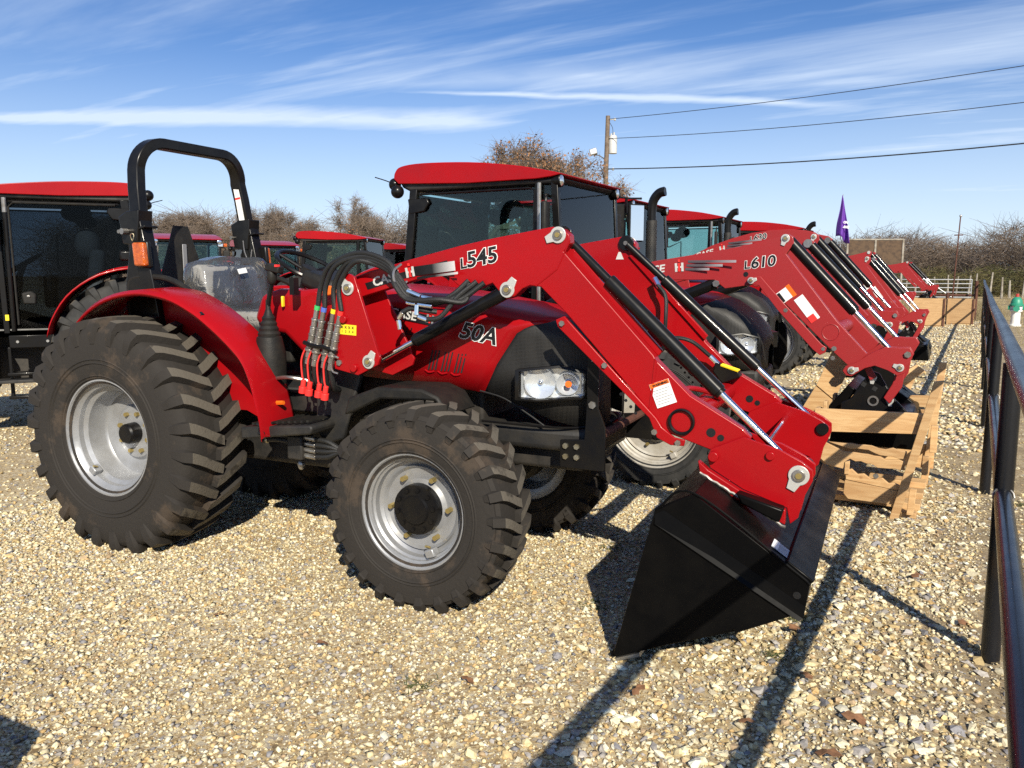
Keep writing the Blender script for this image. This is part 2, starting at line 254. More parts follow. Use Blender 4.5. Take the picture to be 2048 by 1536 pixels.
class G:
    def __init__(s): s.v = []; s.f = []
    def add(s, vs, fs):
        o = len(s.v); s.v += [tuple(x) for x in vs]; s.f += [tuple(i + o for i in q) for q in fs]; return s
    def box(s, c, d, rot=None):
        c = Vector(c); h = [x / 2 for x in d]; M3 = Euler(rot).to_matrix() if rot else None
        vs = []
        for x in (-1, 1):
            for y in (-1, 1):
                for z in (-1, 1):
                    p = Vector((x * h[0], y * h[1], z * h[2])); vs.append(c + (M3 @ p if M3 else p))
        return s.add(vs, [(0, 1, 3, 2), (4, 6, 7, 5), (0, 4, 5, 1), (2, 3, 7, 6), (0, 2, 6, 4), (1, 5, 7, 3)])
    def prism(s, poly, y0, y1):       # polygon in (x, z) extruded along y
        n = len(poly); a = sum(poly[i][0] * poly[(i + 1) % n][1] - poly[(i + 1) % n][0] * poly[i][1] for i in range(n))
        if a < 0: poly = poly[::-1]
        lo, hi = min(y0, y1), max(y0, y1)
        vs = [(p[0], lo, p[1]) for p in poly] + [(p[0], hi, p[1]) for p in poly]
        return s.add(vs, [tuple(range(n)), tuple(range(2 * n - 1, n - 1, -1))] + [(i, i + n, (i + 1) % n + n, (i + 1) % n) for i in range(n)])
    def cyl(s, p0, p1, r, n=16, r2=None, caps=True):
        p0, p1 = Vector(p0), Vector(p1); r2 = r if r2 is None else r2; d = (p1 - p0).normalized()
        a = d.orthogonal().normalized(); b = d.cross(a); vs = []
        for p, rr in ((p0, r), (p1, r2)):
            for i in range(n):
                t = 2 * math.pi * i / n; vs.append(p + (a * math.cos(t) + b * math.sin(t)) * rr)
        fs = [(i, (i + 1) % n, (i + 1) % n + n, i + n) for i in range(n)]
        if caps: fs += [tuple(range(n - 1, -1, -1)), tuple(range(n, 2 * n))]
        return s.add(vs, fs)
    def tube(s, pts, r, n=8, sub=6, caps=True):
        P = smooth_path(pts, sub) if sub else [Vector(p) for p in pts]; rings = []; nrm = None
        for i, p in enumerate(P):
            d = (P[min(i + 1, len(P) - 1)] - P[max(i - 1, 0)]).normalized()
            nrm = d.orthogonal().normalized() if nrm is None else (nrm - d * nrm.dot(d)).normalized()
            b = d.cross(nrm); rr = r(i / (len(P) - 1)) if callable(r) else r
            rings.append([p + (nrm * math.cos(2 * math.pi * k / n) + b * math.sin(2 * math.pi * k / n)) * rr for k in range(n)])
        vs = [q for ring in rings for q in ring]
        fs = [(i * n + k, i * n + (k + 1) % n, (i + 1) * n + (k + 1) % n, (i + 1) * n + k) for i in range(len(P) - 1) for k in range(n)]
        if caps: fs += [tuple(range(n - 1, -1, -1)), tuple(range((len(P) - 1) * n, len(P) * n))]
        return s.add(vs, fs)
    def lathe(s, prof, n=48, c=(0, 0, 0), flip=False):     # prof: (radius, y); axis along y
        vs = []; m = len(prof)
        for i in range(n):
            t = 2 * math.pi * i / n
            for r, y in prof: vs.append((c[0] + r * math.sin(t), c[1] + y, c[2] + r * math.cos(t)))
        fs = []
        for i in range(n):
            for k in range(m - 1):
                a, b = i * m + k, ((i + 1) % n) * m + k; q = (a, b, b + 1, a + 1); fs.append(q[::-1] if flip else q)
        return s.add(vs, fs)
    def ball(s, c, r, n=12, m=8):
        rx, ry, rz = (r, r, r) if isinstance(r, (int, float)) else r; vs = [(c[0], c[1], c[2] + rz)]
        for j in range(1, m):
            for i in range(n):
                a, b = math.pi * j / m, 2 * math.pi * i / n; vs.append((c[0] + rx * math.sin(a) * math.cos(b), c[1] + ry * math.sin(a) * math.sin(b), c[2] + rz * math.cos(a)))
        vs.append((c[0], c[1], c[2] - rz)); fs = [(0, 1 + i, 1 + (i + 1) % n) for i in range(n)]
        for j in range(m - 2):
            for i in range(n): a = 1 + j * n; fs.append((a + i, a + n + i, a + n + (i + 1) % n, a + (i + 1) % n))
        a = 1 + (m - 2) * n; fs += [(a + i, len(vs) - 1, a + (i + 1) % n) for i in range(n)]
        return s.add(vs, fs)
    def loft(s, rings, closed=True, caps=True):
        n = len(rings[0]); vs = [p for r in rings for p in r]; fs = []
        for i in range(len(rings) - 1):
            for k in range(n if closed else n - 1): fs.append((i * n + k, i * n + (k + 1) % n, (i + 1) * n + (k + 1) % n, (i + 1) * n + k))
        if caps: fs += [tuple(range(n - 1, -1, -1)), tuple(range((len(rings) - 1) * n, len(rings) * n))]
        return s.add(vs, fs)
    def mesh(s, name, m, ang=35):
        me = bpy.data.meshes.new(name); me.from_pydata(s.v, [], s.f); me.update()
        bm = bmesh.new(); bm.from_mesh(me); bmesh.ops.recalc_face_normals(bm, faces=bm.faces); bm.to_mesh(me); bm.free()
        if ang: me.shade_smooth(); me.set_sharp_from_angle(angle=R(ang))
        me.materials.append(MAT[m]); return me
    def build(s, name, m, parent=None, bevel=0, ang=35, loc=None, rot=None, seg=2):
        o = link(bpy.data.objects.new(name, s.mesh(name, m, ang)), parent)
        if loc: o.location = loc
        if rot: o.rotation_euler = rot
        if bevel:
            b = o.modifiers.new('bevel', 'BEVEL'); b.width = bevel; b.segments = seg; b.limit_method = 'ANGLE'; b.angle_limit = R(38)
        return o
def frame_text(side, ang):     # text basis on a tractor's flank: side -1 is its right flank
    c, s_ = math.cos(R(ang)), math.sin(R(ang))
    if side < 0: return Matrix(((c, -s_, 0), (0, 0, -1), (s_, c, 0)))
    return Matrix(((-c, s_, 0), (0, 0, 1), (s_, c, 0)))
def text(name, body, parent, M3, loc, size, m, off=0., shear=0., ext=.0008, sx=1.0, align='LEFT'):
    cu = bpy.data.curves.new(name, 'FONT'); cu.body = body; cu.size = size; cu.shear = shear; cu.offset = off; cu.extrude = ext; cu.resolution_u = 3; cu.align_x = align
    to = bpy.data.objects.new('tmp', cu); COL.objects.link(to); dg = bpy.context.evaluated_depsgraph_get(); me = bpy.data.meshes.new_from_object(to.evaluated_get(dg)); me.name = name
    bpy.data.objects.remove(to); bpy.data.curves.remove(cu); me.materials.clear(); me.materials.append(MAT[m])
    o = link(bpy.data.objects.new(name, me), parent); M4 = M3.to_4x4() @ Matrix.Diagonal((sx, 1, 1, 1)); M4.translation = Vector(loc); o.matrix_local = M4; return o
def outlined(body, parent, M3, loc, size, shear=.25, sx=1.1):
    n = M3 @ Vector((0, 0, 1)); loc = Vector(loc)
    text('lettering_outline', body, parent, M3, loc + n * .0012, size, 'white', size * .055, shear, .0006, sx)
    text('lettering', body, parent, M3, loc + n * .0026, size, 'print_black', size * .022, shear, .0006, sx)
def logo_ih(parent, M3, loc, h, bar='offwhite'):     # the two-bar mark with its red centre stroke
    def B(x0, x1, y0, y1, lift, g): g.box(((x0 + x1) / 2, (y0 + y1) / 2, lift), (x1 - x0, y1 - y0, .0012))
    for nm, m, bars in (('emblem', bar, ((0, .28, 0, .9), (.78, 1.06, 0, .9), (.28, .78, .36, .56))), ('emblem_stroke', 'cap_red', ((.40, .66, .0, .86), (.40, .66, 1.0, 1.26)))):
        g = G()
        for b in bars: B(b[0] * h * .9, b[1] * h * .9, b[2] * h, b[3] * h, .0012 if nm == 'emblem' else .0028, g)
        o = g.build(nm, m, parent, ang=0); M4 = M3.to_4x4() @ Matrix(((1, .12, 0, 0), (0, 1, 0, 0), (0, 0, 1, 0), (0, 0, 0, 1))); M4.translation = Vector(loc); o.matrix_local = M4
def copy_tree(o, parent=None):
    c = o.copy(); COL.objects.link(c); c.parent = parent
    for ch in list(o.children): copy_tree(ch, c)
    return c
# ------------------------------------------------------------------ the ground
def ground_mat(name, gravel):
    m = bpy.data.materials.new(name); m.use_nodes = True; nt = m.node_tree; N = nt.nodes; K = nt.links; b = N['Principled BSDF']; b.inputs['Roughness'].default_value = .9; b.inputs['Specular IOR Level'].default_value = .2
    tc = N.new('ShaderNodeTexCoord'); P = tc.outputs['Object']
    def noise(sc_, det=6, ro=.6):
        n = N.new('ShaderNodeTexNoise'); n.inputs['Scale'].default_value = sc_; n.inputs['Detail'].default_value = det; n.inputs['Roughness'].default_value = ro; K.new(P, n.inputs['Vector']); return n.outputs[0]
    def ramp(f, *st):
        r = N.new('ShaderNodeValToRGB'); e = r.color_ramp.elements
        while len(e) < len(st): e.new(.5)
        for q, (p, c) in zip(e, st): q.position = p; q.color = (*c, 1)
        K.new(f, r.inputs[0]); return r.outputs[0]
    def mix(f, a, c, bl='MIX'):
        x = N.new('ShaderNodeMixRGB'); x.blend_type = bl
        if isinstance(f, float): x.inputs[0].default_value = f
        else: K.new(f, x.inputs[0])
        K.new(a, x.inputs[1]); K.new(c, x.inputs[2]); return x.outputs[0]
    def rng(f, a, c, lo=0., hi=1.):
        r = N.new('ShaderNodeMapRange'); r.interpolation_type = 'SMOOTHSTEP'; K.new(f, r.inputs[0]); r.inputs[1].default_value = a; r.inputs[2].default_value = c; r.inputs[3].default_value = lo; r.inputs[4].default_value = hi; return r.outputs[0]
    def vor(sc_):
        v = N.new('ShaderNodeTexVoronoi'); v.inputs['Scale'].default_value = sc_; K.new(P, v.inputs['Vector']); return v
    soil = ramp(noise(9, 9, .7), (.3, (.19, .125, .065)), (.55, (.33, .24, .13)), (.75, (.50, .39, .23)))
    straw = ramp(noise(30, 8, .75), (.3, (.12, .085, .05)), (.55, (.27, .205, .125)), (.78, (.42, .35, .24)))
    if gravel:
        va, vb = vor(125), vor(62)
        sep = N.new('ShaderNodeSeparateColor'); K.new(va.outputs['Color'], sep.inputs[0]); sep2 = N.new('ShaderNodeSeparateColor'); K.new(vb.outputs['Color'], sep2.inputs[0])
        st = ((.0, (.16, .115, .065)), (.25, (.42, .30, .15)), (.5, (.63, .50, .28)), (.72, (.74, .65, .44)), (.9, (.28, .255, .235)), (1., (.79, .74, .58)))
        ca = ramp(sep.outputs[0], *st); cb = ramp(sep2.outputs[0], *st)
        patch = rng(noise(.75, 5), .40, .62)
        fines = mix(.22, ca, soil)
        big = mix(rng(sep2.outputs[1], .45, .6), fines, cb)
        base = mix(patch, mix(.34, big, soil), big)
        s = N.new('ShaderNodeSeparateXYZ'); K.new(P, s.inputs[0]); nx = N.new('ShaderNodeMath'); nx.operation = 'MULTIPLY_ADD'; K.new(noise(1.3, 5), nx.inputs[0]); nx.inputs[1].default_value = 1.6; K.new(s.outputs[0], nx.inputs[2])
        edge = rng(nx.outputs[0], -.15, .95, 0, .82)
        nb = rng(noise(4, 6, .7), .35, .6); em = N.new('ShaderNodeMath'); em.operation = 'MULTIPLY'; K.new(edge, em.inputs[0]); K.new(nb, em.inputs[1])
        col = mix(em.outputs[0], base, straw)
        bp = N.new('ShaderNodeBump'); bp.inputs['Strength'].default_value = .5; bp.inputs['Distance'].default_value = .010; K.new(noise(95, 6, .75), bp.inputs['Height'])
    else:
        dry = ramp(noise(3, 9, .75), (.28, (.20, .15, .075)), (.5, (.42, .33, .17)), (.75, (.56, .46, .26)))
        col = mix(rng(noise(.25, 4), .4, .65), dry, straw)
        bp = N.new('ShaderNodeBump'); bp.inputs['Strength'].default_value = .6; bp.inputs['Distance'].default_value = .03; K.new(noise(25, 8, .8), bp.inputs['Height'])
    K.new(bp.outputs[0], b.inputs['Normal']); K.new(col, b.inputs['Base Color']); MAT[name] = m
ground_mat('field', False); ground_mat('gravel', True)
o = G().add([(-900, -900, -.006), (900, -900, -.006), (900, 900, -.006), (-900, 900, -.006)], [(0, 1, 2, 3)]).build('ground', 'field', ang=0); o['kind'] = 'structure'; o['label'] = 'dry grass field and bare ground around the lot'
bound = [(-45, -14)] + [(1.25 + .35 * math.sin(y * 1.7) + .25 * math.sin(y * .53 + 1), y) for y in np.arange(-14, 33, .7)] + [(-45, 33)]
bound = [b for b in bound]
o = G().add([(x, y, 0) for x, y in bound], [tuple(range(len(bound)))]).build('gravel_lot', 'gravel', ang=0); o['kind'] = 'structure'; o['label'] = 'pale crushed limestone gravel of the sales lot'

# loose stones lying on the lot, one mass each for fines and coarse stones
BASE = []
for k in range(12):
    v = np.array([(1, 0, 0), (-1, 0, 0), (0, 1, 0), (0, -1, 0), (0, 0, 1), (0, 0, -1)], float) * RNG.uniform(.8, 1.15, (6, 1)) + RNG.normal(0, .16, (6, 3)); BASE.append(v)
CUBE = np.array([(0, 2, 4), (2, 1, 4), (1, 3, 4), (3, 0, 4), (2, 0, 5), (1, 2, 5), (3, 1, 5), (0, 3, 5)])
PAL = np.array([(.75, .66, .45), (.69, .57, .33), (.56, .42, .21), (.78, .73, .57), (.42, .385, .35), (.25, .24, .245), (.59, .40, .18), (.47, .34, .20), (.71, .61, .41)])
t_ = (1 + 5 ** .5) / 2
ICO = np.array([(-1, t_, 0), (1, t_, 0), (-1, -t_, 0), (1, -t_, 0), (0, -1, t_), (0, 1, t_), (0, -1, -t_), (0, 1, -t_), (t_, 0, -1), (t_, 0, 1), (-t_, 0, -1), (-t_, 0, 1)]) / 1.9
ICOF = np.array([(0, 11, 5), (0, 5, 1), (0, 1, 7), (0, 7, 10), (0, 10, 11), (1, 5, 9), (5, 11, 4), (11, 10, 2), (10, 7, 6), (7, 1, 8), (3, 9, 4), (3, 4, 2), (3, 2, 6), (3, 6, 8), (3, 8, 9), (4, 9, 5), (2, 4, 11), (6, 2, 10), (8, 6, 7), (9, 8, 1)])
BASE2 = [ICO * RNG.uniform(.42, 1.2, (12, 1)) * RNG.uniform(.7, 1.25, (12, 3)) for k in range(20)]
def stones(name, xy, size, label, pw, flat=.6, fine=False):
    B_, T_ = (BASE2, ICOF) if fine else (BASE, CUBE); nv = B_[0].shape[0]; n = len(xy); idx = RNG.integers(0, len(B_), n); V = np.stack(B_)[idx]
    s3 = size[:, None] * RNG.uniform(.65, 1.25, (n, 3)); s3[:, 2] *= flat
    a = RNG.uniform(0, 2 * np.pi, n); t = RNG.uniform(-.5, .5, n); V = V * s3[:, None, :]
    ct, st = np.cos(t)[:, None], np.sin(t)[:, None]; y, z = V[..., 1].copy(), V[..., 2].copy(); V[..., 1] = y * ct - z * st; V[..., 2] = y * st + z * ct
    ca, sa = np.cos(a)[:, None], np.sin(a)[:, None]; x, y = V[..., 0].copy(), V[..., 1].copy(); V[..., 0] = x * ca - y * sa + xy[:, 0:1]; V[..., 1] = x * sa + y * ca + xy[:, 1:2]
    V[..., 2] += (size * .28)[:, None]
    F = (T_[None] + (np.arange(n) * nv)[:, None, None]).reshape(-1, 3)
    me = bpy.data.meshes.new(name); me.vertices.add(n * nv); me.vertices.foreach_set('co', V.reshape(-1).astype(np.float32))
    me.loops.add(F.size); me.loops.foreach_set('vertex_index', F.reshape(-1).astype(np.int32)); me.polygons.add(len(F)); me.polygons.foreach_set('loop_start', np.arange(0, F.size, 3, dtype=np.int32)); me.polygons.foreach_set('loop_total', np.full(len(F), 3, np.int32))
    me.update(calc_edges=True)
    if fine: me.shade_flat()
    c = PAL[RNG.choice(len(PAL), n, p=pw)] * RNG.uniform(.75, 1.15, (n, 1)); c = np.repeat(np.clip(c, 0, .8), nv, 0); c4 = np.concatenate([c, np.ones((len(c), 1))], 1)
    ca_ = me.color_attributes.new('Col', 'FLOAT_COLOR', 'POINT'); ca_.data.foreach_set('color', c4.reshape(-1).astype(np.float32)); me.materials.append(MAT['stone'])
    o = link(bpy.data.objects.new(name, me)); o['kind'] = 'stuff'; o['label'] = label; return o
def vnoise(x, y, s, ph=0.):     # cheap smooth variation for patchiness
    return .5 + .25 * np.sin(x * s + 1.3 * np.sin(y * s * .7 + ph)) + .25 * np.sin(y * s * 1.1 + 1.7 * np.sin(x * s * .6 + 2 + ph))
def scatter(n, x0, x1, y0, y1, dens):
    x = RNG.uniform(x0, x1, n); y = RNG.uniform(y0, y1, n); k = RNG.uniform(0, 1, n) < dens(x, y); return np.stack([x[k], y[k]], 1)
p1_ = np.array([.2, .19, .14, .1, .09, .06, .05, .05, .12]); p1_ = p1_ / p1_.sum()
patch = lambda x, y: np.clip(vnoise(x, y, 1.15, .4) * 1.5 - .28 + .25 * (vnoise(x, y, 4.3, 2) - .5), 0, 1)
xy = scatter(262000, -5.4, .7, 1.2, 6.4, lambda x, y: np.clip(.5 + .5 * patch(x, y), 0, 1) * np.clip(1.25 - np.hypot(x * .8, y) / 9, .1, 1) * np.where(x > .1, .35, 1) * np.where((x > -1.3), .6, 1))
stones('gravel_fines', xy, np.clip(.0035 + RNG.exponential(.0040, len(xy)), 0, .017), 'fine pale limestone chips covering the lot', p1_)
xy = np.concatenate([scatter(22000, -8, 1.2, .8, 14, lambda x, y: np.clip(.12 + .6 * patch(x, y) ** 2, 0, 1) * np.clip(1.3 - y / 12, .25, 1)), scatter(34000, -1.9, .6, .9, 8.0, lambda x, y: np.clip(np.exp(-((x + .55) / .62) ** 2) * (.45 + .7 * vnoise(x, y, 2.9, 1)), 0, 1) * np.clip(1.35 - y / 8, .2, 1))])
stones('gravel_stones', xy, np.clip(.008 + RNG.exponential(.0055, len(xy)), 0, .027), 'loose angular limestone gravel strewn thickest along the pipe fence', p1_, .62, True)
xy = scatter(1500, -1.6, .6, .9, 8, lambda x, y: np.clip(.05 + .95 * np.exp(-((x + .3) / .5) ** 2), 0, 1) * np.clip(1.2 - y / 8, .2, 1))
stones('gravel_cobbles', xy, RNG.uniform(.017, .029, len(xy)), 'larger white limestone lumps beside the pipe fence', np.array([.35, .15, .02, .28, .10, .03, .02, .02, .03]), .6, True)
xy = scatter(48000, -6, .2, 8, 34, lambda x, y: np.clip(.3 + .7 * vnoise(x, y, 1.3), 0, 1) * np.clip(1.3 - y / 30, .2, 1) * np.where(x < -2.2, .35, 1))
stones('gravel_far', xy, RNG.uniform(.018, .040, len(xy)), 'pale gravel strip between the loaders and the fence further off', p1_)

xy = scatter(30000, -15, -5.2, 1.5, 11, lambda x, y: np.clip(.35 + .65 * vnoise(x, y, 1.3), 0, 1) * np.clip(1.2 - (-x - 5) / 11, .15, 1))
stones('gravel_rear', xy, RNG.uniform(.008, .022, len(xy)), 'pale gravel behind the open tractor, under the left cab', p1_)

def strands(name, pts, dirs, L, wd, cols, mname, label, curve=.25, parent=None, seg=2):     # thin three-sided strands
    n = len(pts); d = dirs / np.linalg.norm(dirs, axis=1)[:, None]; up = np.array([0, 0, 1.]); s = np.cross(d, up + RNG.normal(0, .3, (n, 3))); s /= np.linalg.norm(s, axis=1)[:, None]; t = np.cross(s, d)
    rings = []; bend = RNG.normal(0, curve, (n, 3)); bend[:, 2] = np.abs(bend[:, 2]) * -.5
    for k, q in enumerate((0., .5, 1.) if seg == 2 else (0., 1.)):
        c = pts + d * (L * q)[:, None] + bend * (L * q * q)[:, None]; r = (wd * (1 - .75 * q))[:, None]
        for a in (0, 2.09, 4.19): rings.append(c + (s * math.cos(a) + t * math.sin(a)) * r)
    V = np.stack(rings, 1); f = []
    nv = 9 if seg == 2 else 6
    for k in ((0, 3) if seg == 2 else (0,)):
        for a in range(3): f.append((k + a, k + (a + 1) % 3, k + 3 + (a + 1) % 3, k + 3 + a))
    F = (np.array(f)[None] + (np.arange(n) * nv)[:, None, None]).reshape(-1, 4)
    me = bpy.data.meshes.new(name); me.vertices.add(n * nv); me.vertices.foreach_set('co', V.reshape(-1).astype(np.float32)); me.loops.add(F.size); me.loops.foreach_set('vertex_index', F.reshape(-1).astype(np.int32))
    me.polygons.add(len(F)); me.polygons.foreach_set('loop_start', np.arange(0, F.size, 4, dtype=np.int32)); me.polygons.foreach_set('loop_total', np.full(len(F), 4, np.int32)); me.update(calc_edges=True)
    c = np.repeat(np.concatenate([cols, np.ones((n, 1))], 1), nv, 0); ca_ = me.color_attributes.new('Col', 'FLOAT_COLOR', 'POINT'); ca_.data.foreach_set('color', c.reshape(-1).astype(np.float32)); me.materials.append(MAT[mname])
    o = link(bpy.data.objects.new(name, me), parent)
    if not parent: o['kind'] = 'stuff'; o['label'] = label
    return o
STRAW = np.array([(.46, .37, .20), (.36, .28, .15), (.26, .19, .11), (.52, .44, .28)])
def pick(pal, n, lo=.75, hi=1.15): return pal[RNG.integers(0, len(pal), n)] * RNG.uniform(lo, hi, (n, 1))
xy = scatter(20000, -.9, 1.8, .8, 13, lambda x, y: np.clip(.05 + .9 * np.clip((x + .6) / 1.0, 0, 1) * vnoise(x, y, 2.3, 4), 0, 1)); n = len(xy)
strands('straw_litter', np.c_[xy, RNG.uniform(.003, .012, n)], np.c_[RNG.normal(0, 1, (n, 2)), RNG.uniform(-.02, .16, n)], RNG.uniform(.03, .13, n), RNG.uniform(.0006, .0013, n), pick(STRAW, n), 'straw', 'dead grass stems lying among the stones by the fence')
xy = scatter(45000, .7, 22, 13, 75, lambda x, y: np.clip((x - .6) / 1.4, 0, 1) * np.clip(1.25 - y / 75, .25, 1)); n = len(xy)
strands('dry_grass', np.c_[xy, np.zeros(n)], np.c_[RNG.normal(0, .3, (n, 2)), np.ones(n)], RNG.uniform(.25, .75, n) * np.clip((xy[:, 0] + .3) / 3, .2, 1), RNG.uniform(.003, .008, n), pick(np.array([(.52, .42, .21), (.44, .34, .16), (.58, .49, .29)]), n), 'straw', 'tall tan dry grass in the field past the fence', seg=1)
xy = scatter(30000, -9, .8, 31, 48, lambda x, y: vnoise(x, y, .9)); n = len(xy)
strands('dry_weeds', np.c_[xy, np.zeros(n)], np.c_[RNG.normal(0, .35, (n, 2)), np.ones(n)], RNG.uniform(.15, .5, n), RNG.uniform(.003, .007, n), pick(np.array([(.42, .33, .17), (.30, .24, .13), (.50, .41, .24)]), n), 'straw', 'dry weeds beyond the end of the lot', seg=1)
# green weeds, dead leaves
def leaf_mesh(L, W):
    g = G(); a = [(0, 0, 0), (L * .25, W * .45, .006), (L * .45, W * .25, .01), (L * .7, W * .5, .012), (L, 0, .004), (L * .7, -W * .5, .010), (L * .45, -W * .22, .012), (L * .25, -W * .45, .004)]
    g.add(a + [(x, y, z - .0015) for x, y, z in a], [tuple(range(8)), tuple(range(15, 7, -1))] + [(i, i + 8, (i + 1) % 8 + 8, (i + 1) % 8) for i in range(8)]); return g
LM = leaf_mesh(.085, .05).mesh('dead_leaf', 'leaf_litter', 0)
for k, (x, y, s) in enumerate(((-.36, 2.56, 1.), (-.45, 3.05, .8), (-.32, 2.85, 1.1), (.02, 3.9, .9), (-.58, 3.5, .9), (-1.62, 2.4, .7), (-2.25, 2.35, .7), (-.2, 4.4, 1.), (-.1, 2.35, 1.2), (-2.9, 2.3, .6), (-1.0, 2.6, .8), (-.62, 2.62, .7))):
    o = link(bpy.data.objects.new('dead_leaf', LM)); o.location = (x, y, .026); o.rotation_euler = (RNG.uniform(-.3, .3), RNG.uniform(-.3, .3), RNG.uniform(0, 6)); o.scale = (s, s, s)
    tag(o, 'curled brown oak leaf lying on the gravel', 'leaf', 'dead leaves on the gravel')
n = 1500; cx = RNG.choice(26, n); ctr = np.c_[RNG.uniform(-4, .9, 26), RNG.uniform(1.8, 6.2, 26)]; ctr[:10] = np.c_[RNG.uniform(.25, 1.2, 10), RNG.uniform(3.2, 9, 10)]
pt = ctr[cx] + RNG.normal(0, .035, (n, 2))
strands('green_weeds', np.c_[pt, np.full(n, .004)], np.c_[RNG.normal(0, 1, (n, 2)), RNG.uniform(.1, .9, n)], RNG.uniform(.012, .04, n), RNG.uniform(.001, .0028, n), pick(np.array([(.07, .10, .03), (.11, .14, .05), (.15, .15, .06)]), n), 'straw', 'little green weeds sprouting between the stones')
o = G().box((0, 0, .0), (.04, .025, .002), (.3, .2, .4)).box((.012, .012, .006), (.022, .016, .002), (-.4, .5, 0)).build('plastic_scrap', 'blue_litter', ang=0); o.location = (-.235, 2.235, .03); tag(o, 'tiny scrap of blue plastic on the stones', 'litter')

# ------------------------------------------------------------------ pipe fence
fn = thing('pipe_fence', 'black welded steel pipe fence running along the edge of the gravel lot', 'fence')
FX = .135; PR = .0345
top = [(FX + .012, -1.2, 1.24), (FX + .01, .7, 1.245), (FX, 3.62, 1.232), (FX, 6.5, 1.235), (FX - .01, 9.4, 1.245), (FX - .01, 16, 1.27), (FX - .02, 24, 1.30), (FX - .02, 32, 1.36)]
G().tube(top, PR, 20, 5).build('rail', 'pipe', fn)
posts = [.72, 3.62, 6.52, 9.42, 12.6, 15.6, 18.6, 21.6, 24.6, 27.6, 31.2]; prev = -1.2
for i, y in enumerate(posts):
    h = np.interp(y, [p[1] for p in top], [p[2] for p in top]) - .02; lean = .006 * math.sin(i * 2.1)
    p = G().cyl((FX - .003 + lean, y, -.05), (FX - .003, y, h), PR * 1.02, 20).build('post', 'pipe', fn)
    zm = .69 + .02 * (y / 30)
    G().cyl((FX - .002, prev + PR * .8, zm), (FX - .002, y - PR * .8, zm), PR * .92, 20).build('rail', 'pipe', fn)
    G().tube([(FX + PR * 1.03 * math.cos(a), y + PR * 1.03 * math.sin(a) * .4 - PR, zm + PR * math.sin(a)) for a in np.linspace(0, 2 * math.pi, 14)], .004, 5, 0).build('weld', 'steel', fn)
    prev = y
# rusty cross fence at the far end of the lot, gate, far wire fence posts
cf = thing('rusty_cross_fence', 'low rusty steel pipe cross fence closing the far end of the lot', 'fence', (0, 31.6, 0))
for x, h in ((-.1, 1.35), (-.95, .95), (-1.75, .9), (-3.2, .9), (-4.8, .9)): G().cyl((x, 0, 0), (x, 0, h), .055, 12).build('post', 'rust', cf)
G().cyl((-.1, 0, .86), (-6.5, 0, .86), .04, 12).build('rail', 'rust', cf)
gt = thing('farm_gate', 'galvanised tubular farm gate at the far end by the brush', 'gate', (-.4, 50, 0), 4)
for z in (.35, .62, .86, 1.08, 1.3): G().cyl((-4.4, 0, z), (0, 0, z), .03, 8).build('bar', 'galv', gt)
for x in (-4.4, -2.2, 0): G().cyl((x, .04, .33), (x, .04, 1.33), .03, 8).build('upright', 'galv', gt)
G().cyl((-2.2, -.05, 1.3), (-.9, -.05, .35), .022, 8).build('brace', 'galv', gt)
wf = thing('wooden_post_fence', 'row of weathered wooden fence posts in front of the far brush', 'fence', (0, 62, 0))
for k in range(40):
    x = -6.3 + k * .62 + RNG.uniform(-.2, .2); h = RNG.uniform(1.1, 1.75); G().cyl((x, RNG.uniform(-.6, .6), 0), (x + RNG.uniform(-.1, .1), RNG.uniform(-.2, .2), h), RNG.uniform(.05, .1), 8, .045).build('post', 'post_wood', wf)
for z in (.5, .85, 1.2): G().tube([(-6.5, 0, z), (6, .1, z - .05), (18.5, 0, z)], .008, 4, 2).build('wire', 'wire', wf)
sp = thing('rusty_marker_post', 'tall thin rusty steel post standing in front of the brush', 'post', (-1.05, 41, 0))
G().cyl((0, 0, 0), (.1, 0, 4.1), .034, 8, .024).build('pole', 'rust', sp); G().box((.08, 0, 3.3), (.35, .05, .05)).build('crossbar', 'rust', sp); G().ball((.105, 0, 4.13), .06, 8, 6).build('cap', 'galv', sp)

# fire hydrant
hy = thing('fire_hydrant', 'white fire hydrant with green bonnet and red top in the dry field', 'hydrant', (1.0, 28.9, 0), 0)
G().lathe([(0, 0), (.17, 0), (.17, .05), (.13, .06), (.125, .44), (.17, .45), (.17, .5), (.125, .51), (.125, .62), (0, .62)], 20).build('barrel', 'white', hy, rot=(R(90), 0, 0))
G().lathe([(0, .62), (.19, .62), (.19, .67), (.16, .69), (.15, .78), (.10, .86), (.05, .89), (0, .89)], 20).build('bonnet', 'hyd_green', hy, rot=(R(90), 0, 0))
G().cyl((0, 0, .885), (0, 0, .985), .05, 8, .045).build('operating_nut', 'hyd_red', hy)
for a, r, l in ((-90, .085, .26), (0, .062, .22), (180, .062, .22)):
    d = Vector((math.cos(R(a)), math.sin(R(a)), 0)); z = .56 if a == -90 else .58
    G().cyl(Vector((0, 0, z - .02)), d * l * .75 + Vector((0, 0, z - .02)), r, 12).build('outlet', 'white', hy); G().cyl(d * l * .72 + Vector((0, 0, z - .02)), d * l + Vector((0, 0, z - .02)), r * 1.15, 6).build('cap', 'hyd_green', hy)

